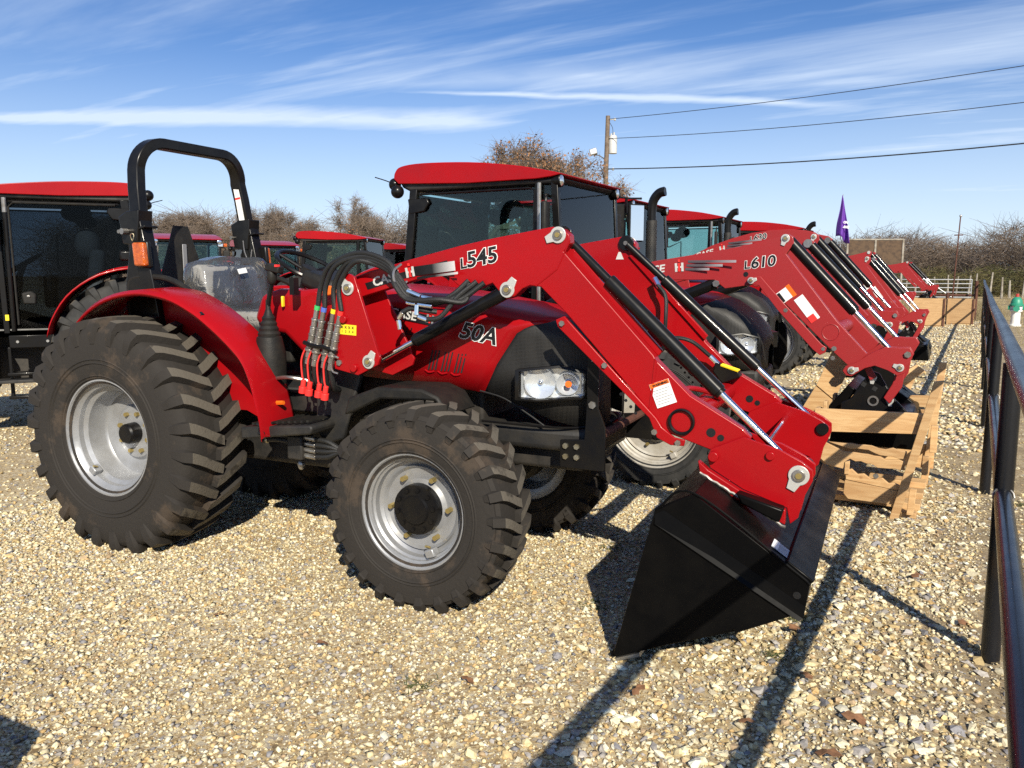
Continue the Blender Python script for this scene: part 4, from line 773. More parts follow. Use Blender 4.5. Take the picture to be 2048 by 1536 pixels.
for a in (90, 210, 330): G().cyl((0, 0, -.03), (.195 * math.cos(R(a)), .195 * math.sin(R(a)), 0), .011, 8).build('spoke', 'black', sw)
G().cyl((0, 0, -.05), (0, 0, .0), .045, 14).build('hub', 'plastic', sw); G().cyl((0, 0, -.30), (0, 0, -.04), .02, 10).build('column', 'black', sw)
jl = emp('loader_lever', t1, (.915, -.475, 0))
prof = [(.075, .80), (.085, 1.02), (.085, 1.13), (.066, 1.22)] + [(.058 - .004 * k + (.006 if k % 2 else 0), 1.225 + .014 * k) for k in range(9)] + [(.014, 1.37), (.012, 1.42)]
G().lathe([(r, -z) for r, z in prof], 20).build('console', 'plastic', jl, rot=(R(-90), 0, 0))
G().tube([(0, 0, 1.38), (.015, 0, 1.45), (.03, 0, 1.50)], .013, 8, 3).build('stem', 'black', jl); G().ball((.035, 0, 1.545), (.026, .028, .05), 12, 8).box((.055, 0, 1.585), (.09, .05, .04), (0, R(12), 0)).build('grip', 'plastic', jl, .008); G().box((.09, -.02, 1.598), (.02, .02, .012)).build('button', 'cap_red', jl)
G().box((.13, .06, 1.49), (.03, .04, .09)).build('button_box', 'black', jl)
G().box((.90, -.34, 1.405), (.012, .022, .06)).build('yellow_lever', 'yellow', t1, .005); G().prism([(1.20, 1.50), (1.30, 1.49), (1.315, 1.455), (1.24, 1.44), (1.20, 1.46)], -.40, -.37).build('orange_clip', 'orange', t1, .006)
st = emp('step', t1)
G().prism([(.86, .755), (1.32, .80), (1.335, .785), (1.32, .752), (.86, .69)], -.66, -.36).build('tread', 'black_matte', st, .01)
for k in range(10): G().box((.93 + .04 * k, -.51, .775 + .0045 * k), (.016, .26, .012), (0, R(-5), 0)).build('rib', 'plastic', st)
G().box((.6, 0, .93), (.95, .84, .03)).build('floor', 'black_matte', t1, .01)
G().cyl((1.02, -.55, .77), (1.02, -.55, .87), .007, 8).build('lock_pin', 'steel', t1); G().tube([(.975, -.56, .865), (1.0, -.56, .878), (1.07, -.56, .885)], .012, 6, 3).build('orange_handle', 'orange', t1)
G().box((.93, -.45, 1.02), (.05, .03, .09), (0, R(15), 0)).build('orange_lever', 'orange', t1, .008)
# hydraulic fittings under the step
for k in range(4):
    z = .70 - .032 * k; f = G().cyl((1.17, -.52, z), (1.25, -.53, z - .002), .014, 10).build('hose_fitting', 'steel', t1, .002)
    G().tube([(1.245, -.53, z), (1.33, -.53, z - .008 + .006 * k), (1.40, -.51, .655 - .004 * k), (1.47, -.46, .64)], .013, 8).build('hydraulic_hose', 'hose', t1)
G().box((1.12, -.50, .645), (.10, .1, .13)).build('valve_block', 'chassis', t1, .01); G().ball((1.08, -.45, .53), (.022, .022, .03), 10, 8).build('drain_cap', 'steel', t1)
for k, (m_, z) in enumerate((('green', .715), ('zinc', .68))): G().tube([(.9, -.54, z - .02), (1.0, -.55, z), (1.12, -.52, z - .015)], .012, 8).build('hydraulic_hose', 'hose', t1); G().cyl((.93, -.545, z - .012), (.945, -.546, z - .009), .0145, 10).build('hose_band', m_, t1)

# ---- loader
ARM = [(1.485, 1.511), (1.495, 1.535), (1.549, 1.548), (1.838, 1.621), (2.12, 1.684), (2.30, 1.716), (2.47, 1.742), (2.577, 1.758), (2.625, 1.748), (2.655, 1.722), (2.658, 1.685), (2.627, 1.651), (3.038, 1.217), (3.05, 1.195), (3.199, 1.054), (3.413, .934), (3.448, .898), (3.435, .865), (3.40, .845), (3.294, .832), (3.10, .892), (3.02, .985), (2.648, 1.38), (2.524, 1.497), (2.47, 1.504), (2.434, 1.49), (2.397, 1.456), (2.352, 1.442), (2.322, 1.471), (2.284, 1.514), (2.181, 1.477), (2.13, 1.485), (2.045, 1.548), (2.079, 1.573), (1.872, 1.526), (1.597, 1.453), (1.528, 1.432), (1.477, 1.464)]
FLANGE = [(2.600, 1.355), (2.64, 1.372), (2.66, 1.352), (3.06, .952), (3.085, .915), (3.14, .875), (3.185, .868), (3.18, .842), (3.122, .842), (3.065, .868), (3.03, .95), (2.61, 1.325)]
TOWER = [(1.492, 1.54), (1.535, 1.56), (1.575, 1.54), (1.712, 1.151), (1.70, 1.118), (1.583, 1.062), (1.444, 1.087), (1.430, 1.172), (1.468, 1.494)]
BRK = [(3.295, .845), (3.423, .905), (3.565, .866), (3.650, .826), (3.690, .795), (3.692, .755), (3.66, .68), (3.645, .60), (3.615, .57), (3.60, .635), (3.43, .69), (3.295, .765), (3.282, .81)]
BRK_LOW = [(3.43, .69), (3.60, .635), (3.60, .575), (3.40, .66), (3.262, .745), (3.252, .80), (3.295, .765)]
def inset_shift(poly, dx, dz): return [(x + dx, z + dz) for x, z in poly]
for s in (-1, 1):
    tw = G().prism(TOWER, s * .585, s * .605).build('loader_tower', 'red', t1, .003)
    G().prism([(x + .045 + (.06 if z < 1.3 else 0), z - .01) for x, z in TOWER], s * .445, s * .46).build('inner_plate', 'red', tw, .003); G().box((1.50, s * .525, 1.25), (.02, .12, .3)).build('spacer', 'red', tw)
    pin(tw, 1.539, s * .605, 1.486, s, .034, ear=130); pin(tw, 1.650, s * .605, 1.132, s, .034, ear=60)
    for x, z in ((1.51, 1.335), (1.565, 1.098)): G().cyl((x, s * .60, z), (x, s * .622, z), .020, 14).build('stud', 'red', tw, .003)
    bolt(tw, 1.475, s * .605, 1.12, s, .016); G().tube([(1.485, s * .625, 1.145), (1.46, s * .63, 1.15), (1.445, s * .63, 1.12), (1.448, s * .63, 1.08), (1.48, s * .628, 1.068)], .005, 6).build('retainer_hook', 'steel', tw)
    arm = G().prism(ARM, s * .47, s * .53).build('loader_arm', 'red', t1, .004)
    G().prism(FLANGE, s * .53 + s * .0005, s * .545).build('flange', 'red', arm, .003)
    G().prism([(2.62, 1.655), (2.655, 1.664), (3.062, 1.232), (3.045, 1.208)], s * .455, s * .478).build('edge_strip', 'red', arm, .003)
    G().prism([(3.045, 1.205), (3.056, 1.19), (3.035, 1.0), (3.025, .99)], s * .5302, s * .5335).build('seam', 'red', arm)
    for x0, z0, x1, z1 in ((2.50, 1.502, 2.60, 1.575), (2.60, 1.575, 2.66, 1.70)): G().cyl((x0, s * .5305, z0), (x1, s * .5305, z1), .0035, 6).build('weld', 'red', arm)
    for x, z in ((2.632, 1.340), (2.83, 1.165), (3.055, .893), (3.156, .855)): bolt(arm, x, s * .545, z, s, .013)
    for k in range(4): G().cyl((2.905 + .022 * k, s * .544, 1.045 - .026 * k), (2.905 + .022 * k, s * .5465, 1.045 - .026 * k), .007, 10).build('hole', 'print_black', arm)
    for x, z, r in ((3.288, .907, .019), (3.328, .888, .014)): G().cyl((x, s * .528, z), (x, s * .532, z), r, 16).build('hole', 'print_black', arm); G().cyl((x, s * .472, z), (x, s * .468, z), r, 16).build('hole', 'print_black', arm)
    G().lathe([(.044, 0), (.056, 0), (.056, s * .014), (.050, s * .016), (.044, s * .010), (.044, -s * .03), (.0005, -s * .03)], 28).build('tube_end', 'black', arm, loc=(3.166, s * .531, .944))
    pin(arm, 2.605, s * .53, 1.722, s, .036, ear=200); pin(arm, 2.36, s * .53, 1.484, s, .036, ear=55)
    G().cyl((2.605, s * .47, 1.722), (2.605, s * .452, 1.722), .042, 20).build('pin_boss', 'black', arm, .003); G().cyl((2.605, s * .452, 1.722), (2.605, s * .444, 1.722), .012, 8).build('bolt', 'steel', arm)
    bolt(arm, 2.158, s * .53, 1.505, s, .005)
    ram(t1, (2.36, s * .50, 1.484), (1.650, s * .52, 1.132), .033, .70, 'boom_cylinder')
    ram(t1, (2.612, s * .455, 1.715), (3.640, s * .525, .772), .032, .68, 'bucket_cylinder', thin=.20)
    G().cyl((3.419, s * .53, .872), (3.419, s * .552, .872), .020, 12).build('pivot', 'zinc', arm)
    # attachment carrier on the bucket
    br = G().prism(BRK, s * .548, s * .562).build('bucket_bracket', 'red', t1, .003)
    G().prism(BRK_LOW, s * .562, s * .60).build('bracket_foot', 'red', br, .004); G().prism(BRK, s * .43, s * .444).build('inner_plate', 'red', br, .003)
    pin(br, 3.640, s * .562, .772, s, .040, ear=245); G().cyl((3.31, s * .56, .818), (3.31, s * .59, .818), .021, 14).build('stud', 'red', br, .003); G().cyl((3.53, s * .56, .84), (3.53, s * .575, .84), .018, 14).build('stud', 'red', br, .003)
    G().prism([(3.42, .70), (3.60, .655), (3.585, .60), (3.44, .66)], s * .60, s * .67).build('hook_bar', 'bucket_black', br, .008)
    G().cyl((3.655, s * .43, .785), (3.655, s * .415, .785), .030, 16).build('rubber_washer', 'black', br)
G().cyl((3.166, -.468, .944), (3.166, .468, .944), .05, 18).build('cross_tube', 'red', t1); G().cyl((3.48, -.42, .83), (3.48, .42, .83), .014, 10).build('latch_rod', 'chrome', t1)
G().tube([(3.16, -.42, 1.0), (3.13, -.3, 1.05), (3.2, -.15, 1.02), (3.22, .0, .97)], .012, 8).build('red_pipe', 'red', t1)
G().prism([(3.12, 1.10), (3.24, 1.06), (3.25, 1.03), (3.16, .99), (3.11, 1.05)], .38, .455).build('coupler_box', 'black', t1, .006)
for y in (.38, .42): G().cyl((3.15, y, 1.088), (3.24, y, 1.060), .007, 6).build('hose_band', 'yellow', t1)
# decals on the near arm
arms = [o for o in t1.children if o.name.startswith('loader_arm')]; A = arms[0]
ft = frame_text(-1, 14.2)
G().prism([(1.60, 1.478), (1.84, 1.540), (2.05, 1.592), (2.05, 1.618), (1.84, 1.572), (1.585, 1.51)], -.5318, -.5302).build('band', 'print_black', A)
striped(A, ft, (1.872, -.5306, 1.546), .245, .042, 'stripe_fade'); striped(A, ft, (1.885, -.5306, 1.530), .245, .010, 'stripe_fade')
text('lettering', 'CASE', A, ft, (1.635, -.5326, 1.494), .060, 'offwhite', .0016, .1, .0006, 1.12); logo_ih(A, ft, (1.828, -.532, 1.536), .052)
outlined('L', A, frame_text(-1, 10), (2.120, -.531, 1.578), .066, .12); outlined('545', A, frame_text(-1, 10), (2.155, -.531, 1.584), .098, .12)
label_plate(A, frame_text(-1, -57), (3.055, -.531, 1.092), .10, .10, 'white', 'orange', .2, 6, 'WARNING') if False else label_plate(A, Matrix(((.80, .60, 0), (0, 0, -1), (.60, -.80, 0))) if False else frame_text(-1, 22), (3.062, -.5315, .992), .088, .105, 'white', 'orange', .18, 6, 'WARNING')
TWR = [o for o in t1.children if o.name.startswith('loader_tower')][0]
label_plate(TWR, frame_text(-1, -3), (1.485, -.6062, 1.262), .095, .050, 'yellow', None, .1, 0)
for k in range(4): text('pictogram', 'x', TWR, frame_text(-1, -3), (1.492 + .021 * k, -.609, 1.292 - .001 * k), .026, 'print_black'); text('pictogram', '%d' % (k + 1), TWR, frame_text(-1, -3), (1.494 + .021 * k, -.609, 1.272 - .001 * k), .016, 'print_black')
LA = arms[1]; G().prism([(2.545, 1.635), (2.56, 1.675), (2.572, 1.675), (2.59, 1.635)], .4692, .4678).build('sticker', 'offwhite', LA, ang=0)
# couplers, caps and hoses on the near tower
qc = emp('coupler_set', t1)
cols = ['green', 'blue', 'yellow', 'cap_red']
for k in range(4):
    tx, tz = 1.345 + .050 * k, 1.395 - .008 * k; bx, bz = 1.268 + .048 * k, 1.095 - .014 * k; d = Vector((bx - tx, 0, bz - tz)).normalized(); y = -.60 - .012 * (k % 2); p = Vector((tx, y, tz))
    G().cyl(p + d * -.004, p + d * .018, .0145, 10).build('colour_band', cols[k], qc)
    g = G(); q = .018
    for L_, r in ((.045, .013), (.012, .019), (.03, .016), (.008, .020), (.03, .018), (.006, .022), (.03, .019), (.04, .022), (.012, .026), (.035, .018), (.035, .015)): g.cyl(p + d * q, p + d * (q + L_ * .98), r, 12); q += L_
    g.build('quick_coupler', 'steel', qc, .0015)
    G().tube([p + d * .20, p + d * .21 + Vector((-.028, -.005, -.01)), p + d * .27 + Vector((-.036, -.012, -.01)), p + d * .33 + Vector((-.020, -.012, -.03)), p + d * .36 + Vector((-.005, -.01, -.03))], .0045, 6).build('cap_strap', 'cap_red', qc)
    G().cyl(p + d * .355 + Vector((-.005, -.01, -.028)), p + d * .385 + Vector((-.005, -.01, -.035)), .013, 10).cyl(p + d * .385 + Vector((-.005, -.01, -.035)), p + d * .415 + Vector((-.003, -.01, -.04)), .020, 12).build('dust_cap', 'cap_red', qc, .002)
    G().tube([p + d * .29, p + d * .37 + Vector((.01, .04, -.03)), (1.36, -.45, .95), (1.38, -.40, .80)], .014, 8).build('hydraulic_hose', 'hose', qc)
    e = k * .012; h0 = [Vector(q) for q in ((tx + .004, y, tz + .005), (1.372 + .04 * k, y, 1.50), (1.44 + .05 * k, y - .01, 1.598 + .004 * k), (1.60 + .03 * k, -.60, 1.655 - .018 * k), (1.76 + .01 * k, -.605, 1.618 - .02 * k), (1.835, -.61 - e, 1.54 - .012 * k), (1.90, -.60 - e, 1.455 - .006 * k), (2.0 + .02 * k, -.59 - e, 1.415 + .008 * k), (2.10 + .02 * k, -.57, 1.46 - .01 * k), (2.165 + .04 * (k % 3), -.535, 1.525 - .005 * k))]
    G().tube(h0, .0125, 10).build('hydraulic_hose', 'hose', qc)
G().tube([(1.27, -.62, 1.215), (1.33, -.63, 1.20), (1.40, -.63, 1.195), (1.47, -.62, 1.17)], .012, 6).build('coupler_rail', 'black', qc)
G().tube([(1.842, -.60, 1.60), (1.828, -.64, 1.57), (1.832, -.645, 1.52), (1.85, -.62, 1.495), (1.862, -.585, 1.52)], .006, 6).build('hose_clip', 'steel', qc)
for a, b in (((1.885, -.62, 1.478), (1.955, -.615, 1.452)), ((1.96, -.615, 1.451), (2.01, -.61, 1.44)), ((1.885, -.625, 1.425), (1.935, -.625, 1.418)), ((1.945, -.625, 1.416), (2.02, -.62, 1.408)), ((1.945, -.63, 1.415), (1.943, -.635, 1.365)), ((1.95, -.632, 1.36), (1.995, -.625, 1.345)), ((1.835, -.62, 1.345), (1.86, -.62, 1.378)), ((1.832, -.62, 1.34), (1.84, -.618, 1.295))): G().cyl(a, b, .0115, 10).build('steel_fitting', 'chrome', qc, .002)
G().tube([(1.99, -.625, 1.346), (2.06, -.615, 1.36), (2.13, -.58, 1.45), (2.21, -.54, 1.52)], .012, 10).build('hydraulic_hose', 'hose', qc); G().tube([(1.855, -.62, 1.375), (1.90, -.61, 1.395), (1.98, -.60, 1.385), (2.02, -.58, 1.38)], .012, 10).build('hydraulic_hose', 'hose', qc)
# hoses at the far bucket cylinder
G().tube([(2.80, .40, 1.50), (2.85, .38, 1.44), (2.86, .36, 1.33), (2.85, .38, 1.2)], .011, 8).build('hydraulic_hose', 'hose', t1); G().tube([(2.84, .36, 1.15), (2.90, .33, 1.22), (3.0, .34, 1.21), (3.09, .40, 1.13)], .011, 8).build('hydraulic_hose', 'hose', t1); G().cyl((3.09, .40, 1.13), (3.13, .41, 1.09), .013, 8).build('steel_fitting', 'chrome', t1); G().cyl((2.78, .41, 1.535), (2.81, .40, 1.485), .014, 8).build('steel_fitting', 'chrome', t1)
# ---- bucket
bk = emp('bucket', t1); BW = .865
SIDE = [(3.148, .65), (3.296, .733), (3.665, .488), (3.722, .445), (3.708, .34), (3.468, .212), (3.462, .226), (3.008, .022), (2.992, .03)]
for s in (-1, 1):
    sd = G().prism(SIDE, s * BW, s * (BW - .012)).build('side_plate', 'bucket_black', bk, .003)
    G().add([(3.150, s * (BW + .001), .635), (3.185, s * (BW + .001), .655), (3.712, s * (BW + .001), .362), (3.706, s * (BW + .001), .315), (3.152, s * (BW + .012), .600), (3.69, s * (BW + .012), .308)], [(0, 1, 2, 3, 5, 4), (0, 4, 5, 3)]).build('side_rib', 'bucket_black', bk)
    G().cyl((3.68, s * BW, .40), (3.68, s * (BW + .001), .40), .014, 10).build('slot', 'print_black', bk)
def skin(pts, name, th=.012):
    n = len(pts); inn = []
    for i in range(n):
        a = Vector((*pts[max(i - 1, 0)], 0)); b = Vector((*pts[min(i + 1, n - 1)], 0)); d = (b - a).normalized(); inn.append((pts[i][0] + d.y * -th, pts[i][1] + d.x * th))
    return G().prism(list(pts) + inn[::-1], -BW + .013, BW - .013).build(name, 'bucket_black', bk, .002)
skin([(3.665, .488), (3.52, .584), (3.296, .733), (3.21, .69), (3.148, .65)], 'back_plate'); skin([(2.98, .012), (3.468, .215), (3.708, .34)], 'floor_plate', .014); skin([(3.708, .34), (3.722, .445), (3.665, .488)], 'heel_plate')
G().prism([(3.64, .518), (3.70, .478), (3.735, .452), (3.72, .44), (3.62, .505)], -BW + .02, BW - .02).build('top_lip', 'bucket_black', bk, .004)
G().prism([(2.975, .004), (3.10, .058), (3.105, .044), (2.985, -.004)], -BW - .004, BW + .004).build('cutting_edge', 'steel', bk)
# spec sticker on the back plate
c0 = Vector((3.60, -.74, .540)); e1 = Vector((.835, 0, -.548)); e2 = Vector((0, 1, 0)); nn = Vector((.548, 0, .835))
BM = Matrix(((e1.x, e2.x, nn.x), (e1.y, e2.y, nn.y), (e1.z, e2.z, nn.z)))
BM2 = Matrix((tuple((-e2)[i] if False else 0 for i in range(3)),) * 3) if False else BM
label_plate(bk, BM, (3.575, -.80, .5500), .14, .085, 'grey_print', None, .1, 5, None, 'spec_sticker'); G().box((0, 0, 0), (.026, .083, .0012)).build('spec_sticker_edge', 'white', bk, ang=0, loc=tuple(Vector((3.586, -.7575, .5428)) + nn * .003), rot=(0, math.atan2(.548, .835), 0))

# weld beads and bolts on the bucket
for s in (-1, 1):
    G().tube([(3.150, s * BW, .652), (3.296, s * BW, .735), (3.665, s * BW, .490), (3.722, s * BW, .447)], .0055, 6, 8).build('weld_bead', 'bucket_black', bk)
    for k in range(7): G().cyl((3.05, s * (.1 + .12 * k), .030), (3.045, s * (.1 + .12 * k), .046), .012, 6).build('edge_bolt', 'steel', bk)
rr5 = random.Random(4)
for s in (-1, 1): G().tube([(3.262 + .34 * t + rr5.uniform(-.002, .002), s * (.602 + rr5.uniform(-.002, .002)), .752 - .185 * t + rr5.uniform(-.003, .003)) for t in np.linspace(0, 1, 26)], .006, 6, 0).build('weld_bead', 'steel', bk)
# bucket copy added out of view at left, only to shade the corner
sb2 = thing('shadow_caster_bucket', 'added shadow caster, a reshaped bucket copy unseen past the left picture edge', 'bucket', (-2.60, .31, 0), 100)
for ch in bk.children:
    if ch.name.split('.')[0] in ('side_plate', 'back_plate', 'floor_plate', 'heel_plate', 'cutting_edge'): c = copy_tree(ch, sb2); c.location = (-3.35, 0, 0); c.scale = (1, .62, 1.18)
# ------------------------------------------------------------------ cab tractors
WHEEL_CACHE = {}
def shared_wheel(parent, key, u, side, z, *a, **k):
    kk = (key, side)
    if kk in WHEEL_CACHE:
        w_ = copy_tree(WHEEL_CACHE[kk], parent); w_.location = (u, WHEEL_CACHE[kk].location.y, z); return w_
    w_ = wheel(parent, u, side, z, *a, **k); WHEEL_CACHE[kk] = w_; return w_
def quad(pts, name, m, parent, th=.006):
    g = G(); g.add(pts, [tuple(range(len(pts)))]); o = g.build(name, m, parent, ang=0); s = o.modifiers.new('thick', 'SOLIDIFY'); s.thickness = th; s.offset = 0; return o
def box_path(pts, sx, sy, name, m, parent, bevel=.006):
    P = [Vector(p) for p in pts]; rings = []
    for i, p in enumerate(P): rings.append([p + Vector((a * sx, b * sy, 0)) for a, b in ((-.5, -.5), (.5, -.5), (.5, .5), (-.5, .5))])
    return G().loft(rings).build(name, m, parent, bevel)
def cab_tractor(label, loc, rz, exhaust=0, mirrors=0, gl='glass', rim='cream_rim', detail=2, amber=False, hood_red='red', zs=1.0, group=None, wheels=True, ex_u=1.52, roof_k=1.0, tank=True):
    t = thing('tractor', label, 'tractor', (loc[0], loc[1], 0), rz, group); t.scale = (1, 1, zs)
    if wheels:
        for s in (-1, 1):
            shared_wheel(t, 'cabr' + rim, 0, s, .755, .775, .44, .42, .88, 'rear', 24, .042, tm='rubber_grey', rm=rim)
            shared_wheel(t, 'cabf' + rim, 2.33, s, .50, .515, .345, .31, .87, 'front', 24, .032, tm='rubber_grey', rm=rim)
    G().box((.6, 0, .75), (1.9, .5, .5)).box((2.1, 0, .72), (1.6, .42, .35)).build('chassis', 'chassis', t, .02); G().cyl((0, -.6, .755), (0, .6, .755), .13, 14).build('rear_axle', 'chassis', t); G().cyl((2.33, -.66, .50), (2.33, .66, .50), .08, 14).box((2.33, 0, .56), (.3, .4, .25)).build('front_axle', 'chassis', t, .01)
    # roof
    rf = emp('roof', t)
    ROOF = [(-.13, 2.375), (-.115, 2.43), (-.05, 2.475), (.175, 2.490), (.62, 2.470), (1.0, 2.426), (1.20, 2.392), (1.40, 2.350), (1.465, 2.334), (1.455, 2.322), (1.38, 2.310), (1.25, 2.300), (.6, 2.300), (-.08, 2.33)]
    ROOF = [(p.x, p.z) for p in smooth_path([(x, 0, z) for x, z in ROOF[:9]], 4)] + ROOF[9:]
    ROOF = [(x, 2.30 + (z - 2.30) * roof_k) for x, z in ROOF]
    G().prism(ROOF, -.66, .66).build('roof_shell', 'red', rf, .035, seg=4)
    G().prism([(-.11, 2.37), (-.06, 2.30), (.02, 2.262), (1.38, 2.262), (1.44, 2.312), (1.25, 2.305), (0, 2.36)], -.63, .63).build('roof_liner', 'black_matte', rf, .02)
    for s in (-1, 1):
        L_ = emp('work_light', rf, (1.43, s * .60, 2.285)); G().add(*(lambda P: ([(y, x, z) for x, y, z in P.v], P.f))(G().lathe([(.0, -.06), (.035, -.055), (.05, -.02), (.055, .02), (.05, .028)], 18))).build('housing', 'black', L_); G().add(*(lambda P: ([(y, x, z) for x, y, z in P.v], P.f))(G().lathe([(.0, .03), (.03, .028), (.05, .018)], 18))).build('lens', 'lamp_glass', L_); G().box((-.01, 0, -.055), (.02, .03, .05)).build('bracket', 'steel', L_)
        G().ball((-.16, s * .60, 2.335), .055, 14, 10).ball((-.09, s * .66, 2.265), .058, 14, 10).build('rear_light', 'black', rf)
        if amber: G().box((1.40, s * .72, 2.22), (.05, .07, .07)).build('marker_light', 'amber', rf, .012); G().box((1.43, s * .62, 2.22), (.03, .10, .07)).build('marker_lamp', 'lamp_glass', rf, .01)
    if detail > 1: G().tube([(-.08, -.64, 2.31), (-.20, -.66, 2.36), (-.33, -.66, 2.40)], .005, 5).build('antenna', 'black', rf)
    # cab frame and glass
    cf_ = emp('cab', t); W_ = .61
    for s in (-1, 1):
        box_path([(1.46, s * (W_ - .02), 1.25), (1.40, s * W_, 2.28)], .06, .05, 'pillar', 'black', cf_); box_path([(1.22, s * W_, 1.0), (1.25, s * W_, 2.28)], .035, .045, 'pillar', 'black', cf_)
        G().cyl((1.275, s * (W_ + .03), 1.05), (1.275, s * (W_ + .03), 2.27), .018, 10).build('hand_rail', 'steel' if detail > 1 else 'black', cf_)
        box_path([(-.05, s * W_, 1.45), (.0, s * W_, 1.75), (.06, s * W_, 2.28)], .075, .055, 'pillar', 'black', cf_)
        G().prism([(.0, 2.20), (.20, 2.20), (.22, 2.16), (.17, 2.09), (.02, 2.07)], s * (W_ + .005), s * (W_ + .03)).build('hinge_cover', 'black', cf_, .008)
        quad([(1.20, s * W_, 1.02), (1.23, s * W_, 2.24), (.09, s * W_, 2.24), (.0, s * W_, 1.58), (.20, s * W_, 1.55), (.45, s * W_, 1.43), (.62, s * W_, 1.25), (.70, s * W_, 1.02)], 'door_glass', gl, cf_)
        G().tube([(1.205, s * (W_ + .012), 1.02), (1.225, s * (W_ + .012), 2.22), (1.18, s * (W_ + .012), 2.235), (.11, s * (W_ + .012), 2.235)], .010, 6, 0).build('door_frame', 'black', cf_)
        quad([(1.44, s * (W_ - .005), 1.3), (1.39, s * W_, 2.25), (1.26, s * W_, 2.25), (1.25, s * W_, 1.3)], 'quarter_glass', gl, cf_)
        G().prism([(.70, 1.02), (1.42, 1.02), (1.45, 1.28), (1.25, 1.28), (1.24, .98), (.72, .94)], s * (W_ - .03), s * (W_ + .012)).build('sill', 'black_matte', cf_, .008)
        # fender
        lip = [(-.80, 1.05), (-.66, 1.32), (-.42, 1.52), (-.12, 1.615), (.15, 1.605), (.40, 1.51), (.60, 1.35), (.73, 1.14), (.78, .98)]; g = G(); vs = []
        lip = [(p.x, p.z) for p in smooth_path([(x, 0, z) for x, z in lip], 3)]
        for (a, b) in lip: vs += [(a * 1.0, s * .90, b - .015), (a, s * .895, b), (a * .97, s * .87, b + .012), (a * .93, s * .58, b - .0), (a * .93, s * .56, b - .04)]
        n = len(lip); g.add(vs, [(i * 5 + k, i * 5 + k + 1, i * 5 + k + 6, i * 5 + k + 5) for i in range(n - 1) for k in range(4)]); fd = merge(g, 'fender', 'red', t, .006, 50)
        G().tube([(a * .93, s * .60, b + .012) for a, b in lip[6:]], .016, 6, 1).build('fender_trim', 'black', fd)
        # outside mirror
        if mirrors >= 0:
            mr = emp('mirror', t, (1.38, s * .74, 1.98), (0, 0, R(-s * 12))); G().box((0, 0, 0), (.05, .13, .27)).build('housing', 'plastic', mr, .02, seg=3); G().box((-.028, 0, 0), (.004, .11, .24)).build('mirror_glass', 'chrome', mr, .0); G().tube([(0, -s * .15, .18), (0, -s * .04, .19), (0, 0, .12)], .010, 6).build('arm', 'black', mr)
    quad([(1.475, -.56, 1.30), (1.475, .56, 1.30), (1.415, .58, 2.26), (1.415, -.58, 2.26)], 'windscreen', gl, cf_); quad([(-.055, -.57, 1.60), (-.055, .57, 1.60), (.055, .58, 2.24), (.055, -.58, 2.24)], 'rear_glass', gl, cf_)
    G().box((.70, 0, 1.02), (1.5, 1.16, .05)).build('floor', 'black_matte', cf_)
    st_ = emp('interior', t)
    G().prism([(.20, 1.30), (.62, 1.32), (.64, 1.42), (.26, 1.42), (.14, 1.95), (.06, 1.99), (.02, 1.92)], -.24, .24).build('seat', 'black_matte', st_, .04, seg=3); G().box((1.22, 0, 1.30), (.26, .36, .5), (0, R(-12), 0)).build('dash', 'black_matte', st_, .04); G().box((.4, 0, 1.16), (.35, .3, .26)).build('seat_base', 'black', st_)
    sw_ = G().tube([(.19 * math.cos(a), .19 * math.sin(a), 0) for a in np.linspace(0, 2 * math.pi, 31)], .014, 6, 0, False).build('steering_wheel', 'black', st_, loc=(1.02, 0, 1.66), rot=(0, R(32), 0)); G().cyl((1.10, 0, 1.45), (1.02, 0, 1.66), .03, 8).build('column', 'black', st_)
    if detail > 1:
        G().box((.62, -.42, 1.38), (.55, .18, .35)).build('side_console', 'black_matte', st_, .03); G().ball((.50, .30, 2.16), (.14, .10, .09), 12, 8).build('speaker_pod', 'black', st_); G().tube([(.25, -.57, 2.05), (.30, -.55, 1.93), (.55, -.55, 1.90), (.75, -.56, 1.98), (.76, -.57, 1.60)], .010, 6, 0).build('grab_bar', 'black', st_); G().ball((.42, .2, 2.08), (.10, .08, .07), 12, 8).build('work_lamp', 'black', st_)
    # hood
    st4 = [(1.46, .37, 1.0, 1.50, .11), (1.9, .37, 1.0, 1.475, .115), (2.3, .365, .96, 1.44, .12), (2.55, .36, .90, 1.40, .13), (2.72, .345, .86, 1.34, .14), (2.84, .31, .84, 1.26, .14), (2.92, .26, .84, 1.17, .12), (2.965, .19, .84, 1.08, .09), (2.975, .10, .84, 1.02, .06)]
    hd_, ns = hood_parts(t, st4, ([.80, .9, 1.0, 1.2, 1.32, 1.38, 1.42, 1.44], [2.18, 2.2, 2.26, 2.38, 2.5, 2.66, 2.8, 3.0]), hood_red, 'grille_net')
    for s in (-1, 1): headlight(t, 2.81, s * .378, 1.035, -s, .28, .15, s * 68)
    G().box((2.62, 0, .78), (.66, .58, .12)).build('bumper_frame', 'black_matte', t, .03)
    [G().box(c_, d_).build('step', 'black_matte', t, .006) for c_, d_ in (((.95, -.72, .62), (.55, .2, .03)), ((.95, -.66, .85), (.5, .12, .03)), ((.95, .76, .56), (.55, .2, .03)))]; (G().box((1.0, .63, .80), (.62, .20, .42)).build('fuel_tank', 'plastic', t, .05, seg=3) if tank else None)
